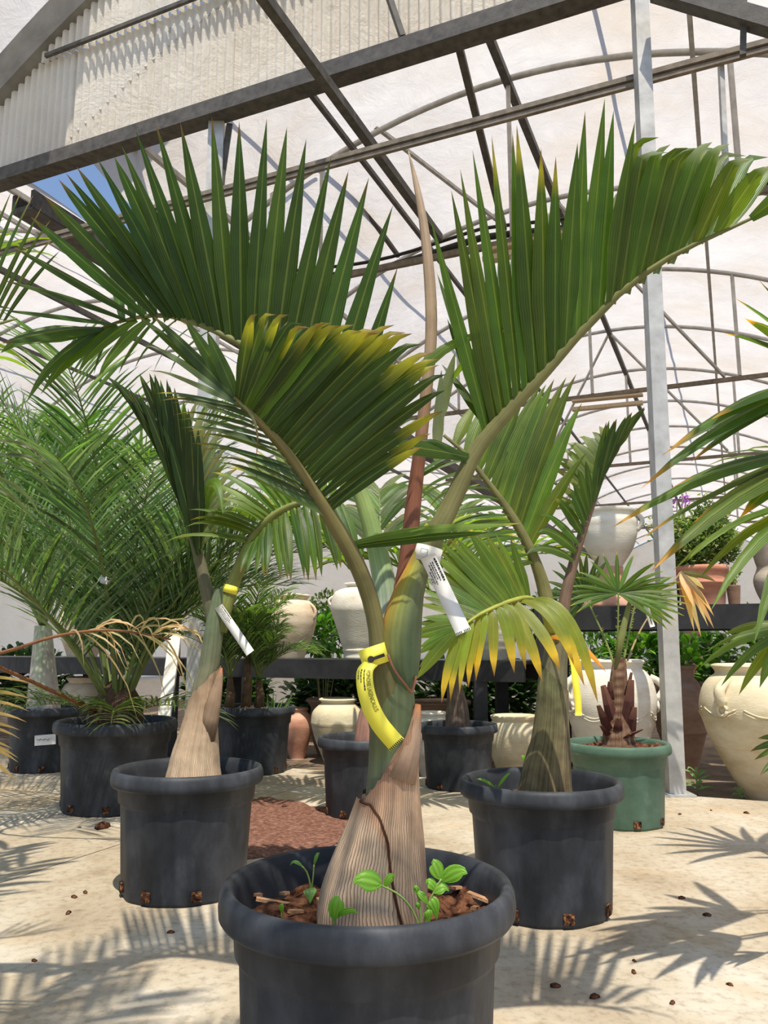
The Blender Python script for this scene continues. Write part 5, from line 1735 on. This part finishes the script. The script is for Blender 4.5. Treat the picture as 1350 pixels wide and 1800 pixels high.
fan(tR, [(1655, 1150, 2.15), (1560, 980, 2.0), (1440, 870, 1.85)], hC, [(1248, 1030, 1.7), (1322, 1090, 1.68), (1205, 950, 1.75), (1180, 968, 1.8), (1280, 985, 1.75), (1360, 1060, 1.7), (1230, 985, 1.85)], 30, (0.10, 0.18, 0.03), 73, False, None, (0.24, 0.28, 0.08), (0, 0, -0.12), 3, 0.2, 0.01, nrm=NR)
hD = (1400, 1095, 2.0)
fan(tR, [(1655, 1180, 2.2), (1540, 1120, 2.1), (1400, 1095, 2.0)], hD, [(1263, 1185, 1.9), (1331, 1192, 1.88), (1240, 1130, 2.0), (1228, 1150, 1.95), (1300, 1200, 1.92), (1270, 1105, 2.05), (1362, 1210, 1.9)], 26, (0.10, 0.18, 0.035), 74, False, None, (0.24, 0.28, 0.08), (0, 0, -0.10), 3, 0.1, 0.008, nrm=NR)
hE = (1420, 1300, 2.0)
fan(tR, [(1660, 1220, 2.22), (1540, 1240, 2.1), (1420, 1300, 2.0)], hE, [(1318, 1316, 1.95), (1325, 1330, 1.95), (1335, 1362, 1.95), (1330, 1296, 2.0), (1345, 1385, 1.95)], 16, GM, 75, False, BR, (0.24, 0.28, 0.08), (0, 0, -0.04), 3, 0.2, 0.008)
# further fronds of the same crown, over and behind
crown = cR + Vector((-0.05, -0.06, 0.8))
for i, (az_, el, L) in enumerate(((0.4, 55, 0.7), (1.6, 60, 0.8), (-0.8, 62, 0.8), (0.9, 74, 0.8), (-1.5, 70, 0.9), (-0.2, 80, 0.9))):
    pts = rachis_pts(crown, az_, R(el), L, R(30), 8)
    g = G()
    tube_g(g, pts, 0.010, 6, True, (0.24, 0.28, 0.08))
    fr = g.obj('frond', M['skin'], tR)
    d = (pts[-1] - pts[-2]).normalized()
    s = d.cross(Vector((0, 0, 1))).normalized()
    for k in range(13):
        a = R(-115 + 230 * k / 12)
        g = G()
        e = pts[-1] + (d * math.cos(a) + s * math.sin(a)) * 0.42 + Vector((0, 0, 0.03))
        blade(g, pts[-1], e, 0.045, s.cross(d), Vector((0, 0, 0.02)), Vector((0, 0, -0.08)), vary(BIG, rnd), None, 0, 0.2, 0.35, 6, prof_palm, None, 0.4)
        g.obj('leaf_segment', M['leaf'], fr)

# ================================================================== palms outside the left edge
cL = Vector((-1.42, 1.55, 0))
tL = thing('potted_bottle_palm', 'bottle palm whose dark narrow leaflet tips show before the valley gutter', 'potted palm', cL)
make_pot(tL, cL, 0.5, 0.37, M['black'], 0.84)
g = G()
tube_g(g, [cL + Vector((0, 0, 0.28)), cL + Vector((0.0, 0, 0.6)), cL + Vector((0.02, 0, 0.9))], [0.10, 0.06, 0.04], 14, True, (0.20, 0.17, 0.10))
g.obj('trunk', M['trunk'], tL)
px_frond(tL, [(-620, 1010, 1.57, 20), (-480, 800, 1.6, 14), (-330, 680, 1.65, 10), (-160, 610, 1.7, 8), (-60, 585, 1.72, 5), (30, 560, 1.74, 2)],
         [(0, -90, 592, 1.71, -20, 318, 1.72, 9), (0.25, -65, 586, 1.72, 22, 330, 1.72, 9), (0.5, -40, 580, 1.72, 55, 344, 1.72, 9), (0.75, -18, 574, 1.73, 84, 388, 1.72, 8), (1, 5, 568, 1.74, 104, 440, 1.72, 8)], 9, 81, 0.3, (0.045, 0.08, 0.018), TAN, 0.12, 0.8, TAN, 0.04, (0, 0, 0), 5)
px_frond(tL, [(-620, 1010, 1.57, 20), (-420, 880, 1.62, 12), (-220, 820, 1.66, 8), (-60, 830, 1.68, 4)],
         [(0, -160, 826, 1.66, 95, 790, 1.66, 26), (0.4, -150, 830, 1.66, 108, 825, 1.66, 26), (0.7, -140, 836, 1.66, 90, 868, 1.66, 24), (1, -130, 842, 1.66, 60, 905, 1.66, 24)], 6, 82, 0.0, (0.14, 0.19, 0.11), None, 0, 0, None, 0.1, (0, 0, -0.1), 6, nrm=Vector((0, -0.4, 0.9)))
px_frond(tL, [(-620, 1010, 1.57, 16), (-420, 1080, 1.62, 10), (-220, 1180, 1.66, 7), (-80, 1280, 1.68, 3)],
         [(0, -140, 1200, 1.66, 62, 1195, 1.66, 9), (0.2, -120, 1230, 1.66, 55, 1245, 1.66, 9), (0.45, -110, 1270, 1.66, 30, 1292, 1.66, 9), (0.7, -100, 1290, 1.66, 30, 1330, 1.66, 8), (1, -90, 1300, 1.66, 22, 1372, 1.66, 8)], 11, 83, 0.2, (0.20, 0.22, 0.06), TAN, 0.6, 1.0, TAN, 0.05, (0, 0, -0.02), 8)
topL = cL + Vector((0.02, 0, 0.88))
for i, (a, el, L, dr) in enumerate(((-1.4, 75, 1.3, 70), (-2.2, 65, 1.2, 80), (2.2, 70, 1.2, 80), (-3.0, 60, 1.1, 80), (1.55, 74, 1.5, 80), (1.95, 66, 1.4, 75), (1.3, 80, 1.4, 60))):
    feather(tL, topL, a, R(el), L, R(dr), 17, 0.36, 0.04, [GM, GL], 1100 + i, rr=0.013, bare=0.25, stuff=False, seg=6)
# tall palm behind the camera whose crown shades the near floor
cB = Vector((-1.25, -0.35, 0))
tB = thing('potted_date_palm', 'tall date palm beside the photographer that shades the near floor', 'potted palm', cB)
make_pot(tB, cB, 0.55, 0.40, M['black'], 0.84)
g = G()
tube_g(g, [cB + Vector((0, 0, 0.3)), cB + Vector((0.02, 0.03, 1.0)), cB + Vector((0.05, 0.06, 1.75))], [0.11, 0.085, 0.07], 14, True, (0.20, 0.14, 0.09))
g.obj('trunk', M['trunk'], tB)
for i, (a, el, L, dr) in enumerate(((0.75, 55, 1.7, 62), (1.15, 48, 1.9, 50), (0.3, 58, 1.6, 66), (1.7, 55, 1.8, 60), (0.95, 60, 1.8, 55), (0.55, 50, 1.9, 55), (-0.6, 60, 1.4, 80), (2.6, 60, 1.4, 80), (-1.8, 62, 1.4, 80), (3.6, 60, 1.4, 80))):
    feather(tB, cB + Vector((0.05, 0.06, 1.72)), a, R(el), L, R(dr), 38, 0.36, 0.026, [GM, GL], 1130 + i, rr=0.014)

# ================================================================== plant tags
def strip(g, path, w, sdir, th=0.0006):
    """thin ribbon along path (Vectors); returns a frame function s,c -> point, normal"""
    n = len(path)
    fr = []
    for i in range(n):
        t = (path[min(i + 1, n - 1)] - path[max(i - 1, 0)]).normalized()
        sd = sdir[i] if isinstance(sdir, list) else sdir
        sd = (sd - t * sd.dot(t)).normalized()
        fr.append((path[i], sd, sd.cross(t).normalized()))
    vs, fs = [], []
    for p, sd, nn in fr:
        vs += [p - sd * w / 2 + nn * th, p + sd * w / 2 + nn * th, p + sd * w / 2 - nn * th, p - sd * w / 2 - nn * th]
    for i in range(n - 1):
        for j in range(4):
            a, b = i * 4 + j, i * 4 + (j + 1) % 4
            fs.append((a, b, b + 4, a + 4))
    fs += [(0, 1, 2, 3), (4 * n - 1, 4 * n - 2, 4 * n - 3, 4 * n - 4)]
    g.add(vs, fs)

    def at(s, c, lift=0.0012):
        q = s * (n - 1)
        k = min(max(int(q), 0), n - 2)
        f_ = q - k
        p = fr[k][0].lerp(fr[k + 1][0], f_)
        sd = fr[k][1].lerp(fr[k + 1][1], f_)
        nn = fr[k][2].lerp(fr[k + 1][2], f_)
        if nn.dot(Vector((0, -1, 0))) < 0:
            nn = -nn
        return p + sd * c * w + nn * lift
    return at


def text_on(at, parent, txt, s0, s1, c0, height, mat, name='lettering', flip=1):
    """lettering bent along a ribbon: runs from s0 to s1, centred on c0, letter height in ribbon widths"""
    cu = bpy.data.curves.new('txt', 'FONT')
    cu.body = txt
    cu.size = 1.0
    ob = bpy.data.objects.new('txt', cu)
    C.objects.link(ob)
    dg = bpy.context.evaluated_depsgraph_get()
    me = bpy.data.meshes.new_from_object(ob.evaluated_get(dg))
    xs = [v_.co.x for v_ in me.vertices]
    ys = [v_.co.y for v_ in me.vertices]
    x0, x1, y0, y1 = min(xs), max(xs), min(ys), max(ys)
    g = G()
    vs = [at(lerp(s0, s1, (v_.co.x - x0) / (x1 - x0)), c0 + flip * ((v_.co.y - y0) / (y1 - y0) - 0.5) * height) for v_ in me.vertices]
    g.add(vs, [tuple(p.vertices) for p in me.polygons])
    bpy.data.objects.remove(ob)
    bpy.data.curves.remove(cu)
    bpy.data.meshes.remove(me)
    return g.obj(name, mat, parent, smooth=False)


def ink_box(g, at, s0, s1, c0, c1):
    vs = [at(s0, c0), at(s1, c0), at(s1, c1), at(s0, c1)]
    g.add(vs, [(0, 1, 2, 3)])


def print_lines(at, parent, rows, seed, mat=None):
    """fine print too small to read: rows of short ink marks (s0, s1, c, height)"""
    r_ = random.Random(seed)
    g = G()
    for (s0, s1, c, h) in rows:
        s = s0
        while s < s1:
            e = min(s1, s + r_.uniform(0.008, 0.03))
            ink_box(g, at, s, e, c - h / 2 * r_.uniform(0.6, 1.0), c + h / 2 * r_.uniform(0.6, 1.0))
            s = e + r_.uniform(0.004, 0.010)
    return g.obj('fine_print', mat or M['ink'], parent, smooth=False)


def loop_band(t, cpx, cpy, Y, rx, w, tilt, mat, name='band'):
    """closed band round a stalk"""
    c = P(cpx, cpy, Y)
    pts = []
    for i in range(25):
        a = 2 * PI * i / 24
        pts.append(c + Vector((rx * math.cos(a), rx * 0.85 * math.sin(a), tilt * rx * math.cos(a))))
    g = G()
    n = len(pts)
    vs, fs = [], []
    up = Vector((-tilt, 0, 1)).normalized() * w / 2
    for p in pts:
        o = (p - c).normalized() * 0.0007
        vs += [p - up + o, p + up + o, p + up - o, p - up - o]
    for i in range(n - 1):
        for j in range(4):
            a, b = i * 4 + j, i * 4 + (j + 1) % 4
            fs.append((a, b, b + 4, a + 4))
    g.add(vs, fs)
    return g.obj(name, mat, t)


# yellow tag on the main palm
tg = thing('plant_tag', 'long bright yellow plant tag looped round the main palm stalk', 'tag', P(660, 1170, 1.37))
loop_band(tg, 660, 1152, 1.398, 0.0245, 0.033, 0.33, M['yellow'])
g = G()
for (px, py, w_, h_, rt) in ((652, 1160, 0.009, 0.009, 0.3),):
    pass
kh = P(652, 1159, 1.372)
lathe_pts = [kh + Vector((0.0058 * math.cos(a), 0, 0.0058 * math.sin(a))) for a in [2 * PI * i / 14 for i in range(14)]]
vs = [p + Vector((0, -0.0006, 0)) for p in lathe_pts]
g.add(vs, [tuple(range(13, -1, -1))])
a, b = P(656, 1158, 1.3712), P(676, 1151, 1.3735)
d = (b - a).normalized()
nz = Vector((-d.z, 0, d.x)) * 0.0028
g.add([a - nz, b - nz, b + nz, a + nz], [(0, 1, 2, 3)])
g.obj('keyhole_slot', M['ink'], tg, smooth=False)
path = [P(x, y, Y) for x, y, Y in spline([(652, 1166, 1.372), (642, 1178, 1.362), (641, 1198, 1.356), (645, 1222, 1.353), (654, 1248, 1.352), (667, 1272, 1.354), (681, 1290, 1.357), (698, 1309, 1.362)], 30)]
sds = []
for i in range(30):
    s = i / 29
    sds.append(Vector((lerp(0.95, 0.80, s), lerp(-0.45, 0.0, s), lerp(-0.05, 0.55, s))))
g = G()
at = strip(g, path, 0.030, sds)
st = g.obj('strip', M['yellow'], tg)
text_on(at, st, 'HYOPHORBE LAGENICAULIS', 0.14, 0.60, 0.24, 0.25, M['ink'])
print_lines(at, st, ((0.14, 0.38, -0.02, 0.10), (0.14, 0.30, -0.20, 0.08), (0.16, 0.26, -0.36, 0.06)), 1)
g = G()
for i in range(9):
    ink_box(g, at, 0.965, 0.998, -0.47 + i * 0.108, -0.41 + i * 0.108)
g.obj('printed_edge', M['ink'], st, smooth=False)

# white tag on the main palm
tg = thing('plant_tag', 'long white plant tag looped on the right stalk of the main palm', 'tag', P(748, 985, 1.38))
loop_band(tg, 752, 975, 1.408, 0.0225, 0.028, -0.28, M['white'])
path = [P(lerp(752, 815, s), lerp(978, 1112, s), 1.381 - 0.012 * s + 0.012 * math.sin(PI * s)) for s in [i / 19 for i in range(20)]]
g = G()
at = strip(g, path, 0.027, Vector((0.92, 0.0, 0.42)))
st = g.obj('strip', M['white'], tg)
print_lines(at, st, ((0.05, 0.34, 0.33, 0.15), (0.08, 0.32, 0.10, 0.09), (0.08, 0.30, -0.04, 0.09), (0.10, 0.36, -0.18, 0.09), (0.18, 0.34, -0.32, 0.08), (0.26, 0.32, -0.43, 0.06)), 2)
g = G()
for i in range(9):
    if i != 4:
        ink_box(g, at, 0.972, 0.998, -0.47 + i * 0.108, -0.41 + i * 0.108)
g.obj('printed_edge', M['ink'], st, smooth=False)
g = G()
bx = P(749, 972, 1.3865)
ex, ez = Vector((0.97, 0.1, -0.25)).normalized(), Vector((0.25, 0, 0.97)).normalized()
for (x, z, w_, h_) in ((-0.004, 0.006, 0.012, 0.001), (-0.004, -0.003, 0.012, 0.001), (-0.010, 0.0015, 0.001, 0.009), (0.002, 0.0015, 0.001, 0.009)):
    q = bx + ex * x + ez * z
    g.add([q - ex * w_ / 2 - ez * h_ / 2, q + ex * w_ / 2 - ez * h_ / 2, q + ex * w_ / 2 + ez * h_ / 2, q - ex * w_ / 2 + ez * h_ / 2], [(0, 1, 2, 3)])
g.obj('printed_frame', M['blueink'], tg, smooth=False)

# tags of the left middle palm
tg = thing('plant_tag', 'small yellow tag wrapped round the left palm stalk', 'tag', P(402, 1036, Y2 - 0.03))
loop_band(tg, 405, 1036, Y2 - 0.0, 0.0245, 0.028, -0.28, M['yellow'])
tg = thing('plant_tag', 'grey white hanging tag on the left palm stalk', 'tag', P(392, 1075, Y2 - 0.04))
path = [P(lerp(384, 440, s), lerp(1066, 1148, s), Y2 - 0.026 - 0.05 * s) for s in [i / 9 for i in range(10)]]
g = G()
at = strip(g, path, 0.030, Vector((0.85, 0, 0.5)))
st = g.obj('strip', M['white'], tg)
print_lines(at, st, ((0.04, 0.32, 0.36, 0.14), (0.06, 0.34, 0.16, 0.08), (0.06, 0.36, 0.02, 0.08), (0.08, 0.30, -0.14, 0.08)), 3)
# tags at the right
tg = thing('plant_tag', 'yellow strip tag hanging beside the yellowing palm', 'tag', P(1000, 1140, Y3 - 0.01))
path = [P(x, y, Y) for x, y, Y in spline([(999, 1138, Y3 - 0.01), (1008, 1165, Y3 - 0.02), (1012, 1200, Y3 - 0.03), (1016, 1232, Y3 - 0.03), (1017, 1258, Y3 - 0.03)], 12)]
g = G()
at = strip(g, path, 0.022, Vector((1, 0.1, 0)))
g.obj('strip', M['yellow'], tg)
tg = thing('plant_tag', 'narrow white tag hanging from the spiny fan palm', 'tag', P(1133, 1050, Y9 - 0.08))
path = [P(lerp(1131, 1147, s), lerp(1050, 1102, s), Y9 - 0.08) for s in [i / 7 for i in range(8)]]
g = G()
at = strip(g, path, 0.024, Vector((1, 0, 0.2)))
st = g.obj('strip', M['white'], tg)
print_lines(at, st, ((0.52, 0.60, -0.05, 0.3), (0.66, 0.92, 0.05, 0.28)), 4)
# the crumpled tag is tied to the date palm stalk that passes closest to its spot
best = None
for fr in t4.children:
    if not fr.name.startswith('frond') or fr == dead:
        continue
    vs_ = [v_.co + ORG[fr] for v_ in fr.data.vertices]
    for k in range(0, len(vs_) - 5, 6):
        p = sum(vs_[k:k + 6], Vector()) / 6
        w_ = P(152, 1042, p.y) if p.y > 1 else None
        if w_ is not None and (best is None or (w_ - p).length + 0.3 * p.y < best[0]):
            best = ((w_ - p).length + 0.3 * p.y, p)
k0 = best[1] + Vector((0, -0.012, 0))
tg = thing('plant_tag', 'crumpled white tag among the date palm fronds', 'tag', k0)
path = [k0 + Vector(q) for q in spline([(-0.028, 0, 0.006), (-0.010, -0.01, 0.022), (0.010, -0.02, -0.006), (0.028, -0.02, 0.012), (0.020, -0.02, -0.018)], 10)]
g = G()
strip(g, path, 0.035, Vector((0.2, 0.5, 0.8)))
g.obj('strip', M['white'], tg)


# ================================================================== leafy plants on and behind the shelves
def bush(name, label, c, rad, n, ls, cols, seed, group=None, cat='shrub', pr=prof_lance, up=0.4, stems=7, base=None):
    r = random.Random(seed)
    base = Vector(base if base is not None else (c[0], c[1], c[2] - rad[2]))
    t = thing(name, label, cat, base, group)
    g = G()
    for i in range(stems):
        d = Vector((r.uniform(-1, 1) * rad[0], r.uniform(-1, 1) * rad[1], r.uniform(-0.2, 0.8) * rad[2])) * 0.75
        tube_g(g, [base, (base + Vector(c) + d) / 2 + Vector((0, 0, 0.1 * rad[2])), Vector(c) + d], [0.006, 0.005, 0.002], 5, True, (0.14, 0.13, 0.06))
    g.obj('stems', M['skin'], t)
    g = G()
    for i in range(n):
        while True:
            q = Vector((r.uniform(-1, 1), r.uniform(-1, 1), r.uniform(-1, 1)))
            if 0.15 < q.length < 1:
                break
        q *= 0.75 + 0.25 * r.random()
        p = Vector(c) + Vector((q.x * rad[0], q.y * rad[1], q.z * rad[2]))
        d = (q.normalized() + Vector((r.uniform(-0.7, 0.7), r.uniform(-0.7, 0.7), up + r.uniform(-0.6, 0.6)))).normalized()
        L = ls[0] * r.uniform(0.6, 1.3)
        blade(g, p, p + d * L, ls[1] * r.uniform(0.7, 1.3), Vector((r.uniform(-0.5, 0.5), r.uniform(-0.5, 0.2), 1)), Vector((0, 0, 0.06 * L)), Vector((0, 0, -0.2 * L)), vary(r.choice(cols), r, 0.3), None, 0, r.uniform(-0.6, 0.6), 0.2, 4, pr, None, 0.4)
    o = g.obj('foliage', M['fine'], t)
    o['kind'] = 'stuff'
    return t


LEAFY = [(0.05, 0.15, 0.02), (0.08, 0.20, 0.03), (0.13, 0.28, 0.04)]
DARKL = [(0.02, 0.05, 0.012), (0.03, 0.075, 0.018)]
OLIVE = [(0.13, 0.20, 0.05), (0.20, 0.27, 0.07), (0.30, 0.36, 0.12), (0.08, 0.13, 0.03)]
# terracotta pot with bush
Y = YV(1232, 5.54)
loc, r0, h = jar_px(1232, 996, 1064, 45, Y, RZ)
tp = thing('potted_bush', 'small-leaved bush in a terracotta pot on the high shelf', 'potted plant', loc)
g = G()
lathe_g(g, [(r0 * 0.78, 0), (r0 * 0.80, 0.01), (r0 * 0.88, h * 0.55), (r0 * 0.91, h * 0.56), (r0 * 0.91, h * 0.6), (r0 * 0.89, h * 0.61), (r0 * 0.94, h * 0.84), (r0 * 1.0, h * 0.86), (r0 * 1.02, h * 0.94), (r0, h), (r0 * 0.9, h * 0.98), (r0 * 0.86, h * 0.8), (0, h * 0.78)], loc, 40)
g.obj('pot', M['clay_terra'], tp)
r = random.Random(77)
g = G()
cc = loc + Vector((0, 0, h + 0.17))
for i in range(5200):
    while True:
        q = Vector((r.uniform(-1, 1), r.uniform(-1, 1), r.uniform(-1, 1)))
        if q.length < 1 and r.random() < 0.35 + q.length:
            break
    p = cc + Vector((q.x * 0.26, q.y * 0.17, q.z * 0.20 + 0.05 * math.sin(q.x * 5)))
    if i % 8 == 0:
        p += Vector((min(q.x, 0.0) * 0.1, q.y * 0.05, 0.1 * r.random()))
    d = Vector((r.uniform(-1, 1), r.uniform(-1, 1), r.uniform(-0.3, 1))).normalized()
    blade(g, p, p + d * 0.038, 0.020, Vector((r.uniform(-0.6, 0.6), r.uniform(-0.6, 0.3), 1)), col=vary(r.choice(OLIVE), r, 0.3), seg=2, prof=prof_lance)
o = g.obj('foliage', M['fine'], tp)
o['kind'] = 'stuff'
g = G()
for i in range(9):
    d = Vector((r.uniform(-0.22, 0.22), r.uniform(-0.15, 0.15), 0.25))
    b = loc + Vector((d.x * 0.3, d.y * 0.3, h * 0.78))
    tube_g(g, [b, b + d * 0.6, b + d * 1.2], 0.005, 5, True, (0.16, 0.12, 0.07))
g.obj('stems', M['skin'], tp)
# purple flowers
Yp = YV(1190, 5.90)
bt = thing('flowering_plant', 'plant with purple flower spikes behind the steel post', 'flower', Vector((P(1190, 1064, Yp).x, Yp, RZ)))
g = G()
for (px, py) in ((1176, 872), (1200, 868), (1205, 882), (1180, 885), (1190, 880)):
    tube_g(g, [Vector((P(1192, 1062, Yp).x, Yp, RZ)), P((px + 1192) / 2, 980, Yp + 0.03), P(px, py, Yp)], 0.005, 5, True, (0.12, 0.14, 0.07))
g.obj('stems', M['skin'], bt)
for (px, py) in ((1176, 872), (1200, 868), (1205, 882), (1180, 885)):
    g = G()
    for i in range(22):
        p = P(px, py, Yp) + Vector((r.gauss(0, 0.012), r.gauss(0, 0.012), r.uniform(-0.04, 0.04)))
        d = Vector((r.uniform(-1, 1), r.uniform(-1, 1), r.uniform(-0.2, 1))).normalized()
        blade(g, p, p + d * 0.026, 0.014, Vector((0, -1, 0.3)), col=(1, 1, 1), seg=2, prof=prof_lance)
    g.obj('flower_spike', M['purple'], bt)
# small hanging bucket plant
Y = YV(1288, 5.88)
loc, r0, h = jar_px(1288, 1020, 1064, 12, Y, RZ)
jar('small_bucket', 'tiny dark clay bucket beside the terracotta bush pot', loc, r0, h * 0.8, [(0.7, 0), (0.75, 0.05), (0.95, 0.8), (1, 1)], M['clay_brown'], cat='bucket', n=20)
bush('small_plant', 'tiny green plant sprouting from the dark bucket', loc + Vector((0, 0, h * 0.8 + 0.062)), (0.06, 0.05, 0.05), 90, (0.035, 0.015), OLIVE, 201, base=loc + Vector((0, 0, h * 0.55)), cat='plant')

k = 0
for (px, py, u, rx, rz, n, ls, cols, lab, nm) in (
    (1045, 1135, 6.55, 0.30, 0.22, 260, (0.22, 0.030), LEAFY, 'strap-leaved green plant under the high shelf by the left leg', 'leafy_plant'),
    (1120, 1150, 6.4, 0.25, 0.20, 240, (0.12, 0.055), LEAFY, 'glossy green plant growing up behind the swagged jar', 'leafy_plant'),
    (1215, 1170, 6.4, 0.30, 0.24, 320, (0.12, 0.060), LEAFY, 'glossy green plant between the brown jar and largest jar', 'leafy_plant'),
    (1320, 1135, 6.4, 0.35, 0.24, 320, (0.10, 0.04), DARKL + LEAFY, 'darker green shrub under the high shelf behind the largest jar', 'leafy_plant'),
    (1160, 1115, 7.05, 0.20, 0.20, 240, (0.16, 0.016), [(0.22, 0.28, 0.26), (0.28, 0.34, 0.32)], 'silvery blue narrow-leaved plant under the high shelf', 'leafy_plant'),
    (570, 1115, 6.35, 0.24, 0.20, 300, (0.11, 0.055), LEAFY, 'bright green leafy plant between the two pale jars', 'leafy_plant'),
    (572, 1078, 7.4, 0.22, 0.26, 420, (0.05, 0.03), OLIVE, 'pale yellow green shrub behind the two pale jars', 'leafy_plant'),
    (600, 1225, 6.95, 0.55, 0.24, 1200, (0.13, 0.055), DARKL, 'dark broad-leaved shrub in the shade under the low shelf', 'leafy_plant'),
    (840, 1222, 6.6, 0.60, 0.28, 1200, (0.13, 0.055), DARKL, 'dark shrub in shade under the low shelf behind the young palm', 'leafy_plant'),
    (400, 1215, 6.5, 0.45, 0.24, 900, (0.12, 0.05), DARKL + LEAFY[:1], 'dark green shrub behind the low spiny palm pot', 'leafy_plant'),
    (386, 1112, 5.72, 0.11, 0.09, 200, (0.07, 0.03), LEAFY, 'leafy plant with orange flowers on the low shelf', 'flowering_plant'),
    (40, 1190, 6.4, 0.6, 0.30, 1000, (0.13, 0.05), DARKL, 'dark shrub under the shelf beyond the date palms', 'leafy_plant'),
    (960, 1090, 7.2, 0.35, 0.25, 360, (0.10, 0.05), DARKL + LEAFY, 'green shrub behind the gap between low and high shelf', 'leafy_plant'),
):
    Y = YV(px, u)
    c = P(px, py, Y)
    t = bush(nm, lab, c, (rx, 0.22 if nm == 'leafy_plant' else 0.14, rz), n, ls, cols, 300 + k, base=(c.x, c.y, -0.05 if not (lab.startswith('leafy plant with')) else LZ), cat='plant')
    if nm == 'flowering_plant':
        for i in range(9):
            g = G()
            p = c + Vector((r.uniform(-0.11, 0.11), r.uniform(-0.15, 0), r.uniform(-0.04, 0.10)))
            for j in range(6):
                a = 2 * PI * j / 6
                blade(g, p, p + Vector((0.016 * math.cos(a), -0.008, 0.016 * math.sin(a))), 0.012, Vector((0, -1, 0)), seg=2, prof=prof_lance, col=(1, 1, 1))
            g.obj('flower', M['orange'], t)
    k += 1
# terracotta pot seen under the high shelf
Y = YV(1205, 7.5)
loc, r0, h = jar_px(1202, 1095, 1345, 30, Y, -0.05)
jar('clay_pot', 'tall terracotta pot in the shade under the high shelf', loc, r0, h, [(0.7, 0), (0.72, 0.02), (0.85, 0.5), (0.95, 0.88), (1.04, 0.9), (1.04, 1.0)], M['clay_terra'], cat='pot')
# weeds at the slab edge
for i, (px, py, sc, lab) in enumerate(((1226, 1390, 1.0, 'narrow-leaved weed sprouting at the slab edge before the brown jar'), (1300, 1400, 0.45, 'tiny weed at the foot of the largest cream jar'))):
    b = ground(px, py + 8, -0.05)
    t = thing('weed', lab, 'weed', b)
    g = G()
    tube_g(g, [b, b + Vector((0, 0, 0.06 * sc)), b + Vector((0.005, 0, 0.11 * sc))], 0.004, 5, True, (0.16, 0.26, 0.07))
    g.obj('stem', M['skin'], t)
    for j in range(13):
        a = j * 2.4
        p = b + Vector((0, 0, (0.03 + 0.008 * j) * sc))
        g = G()
        blade(g, p, p + Vector((math.cos(a) * 0.10, math.sin(a) * 0.06, 0.05 if j > 4 else 0.015)) * sc * (1.15 - 0.04 * j), 0.016 * sc, Vector((0, -0.5, 0.8)), Vector((0, 0, 0.01)), Vector((0, 0, -0.02 * sc)), (0.16, 0.30, 0.09), seg=5, prof=prof_lance)
        g.obj('leaf', M['fine'], t)

# ================================================================== red mat and litter on the floor
mc = [ground(x_ + 4 * math.sin(i_ * 2.7), y_ + 2 * math.sin(i_ * 4.1)) for i_, (x_, y_) in enumerate(spline([(400, 1512), (480, 1508), (560, 1500), (598, 1478), (624, 1440), (560, 1420), (470, 1404), (420, 1420), (400, 1512)], 40)[:-1])]
g = G()
top = [p + Vector((0, 0, 0.006)) for p in mc]
g.add(top + mc, [tuple(range(len(mc)))] + [(i, i + len(mc), (i + 1) % len(mc) + len(mc), (i + 1) % len(mc)) for i in range(len(mc))])
o = g.obj('gravel_patch', M['mat'], None, False, origin=ground(510, 1455))
tag(o, 'thin reddish brown gravel patch spread on the floor behind the big pot', 'gravel')
o['kind'] = 'stuff'
r = random.Random(12)
for i, (px, py) in enumerate(((1195, 1432), (1198, 1580), (1243, 1610), (1283, 1732), (1115, 1690), (1114, 1710), (1182, 1764), (1045, 1754), (976, 1735), (130, 1578), (150, 1570), (120, 1606), (180, 1456), (140, 1455), (300, 1640), (60, 1690), (1312, 1430), (1250, 1425), (1015, 1490), (560, 1425), (500, 1418))):
    q = ground(px, py, 0.006 if i >= 19 else 0.0)
    g = G()
    L = r.uniform(0.006, 0.012) if i != 12 else 0.03
    lathe_g(g, [(0.0005, 0), (L, 0.001), (L * 0.9, L * 0.5), (L * 0.3, L * 0.9)], q, 7, (1, 1, 1), lambda a, z: 1 + 0.4 * math.sin(a * 2 + i))
    o = g.obj('soil_crumb', M['soil'], None, origin=q)
    tag(o, 'small dark crumb of soil lying on the concrete floor', 'debris', 'soil crumbs scattered on the concrete')
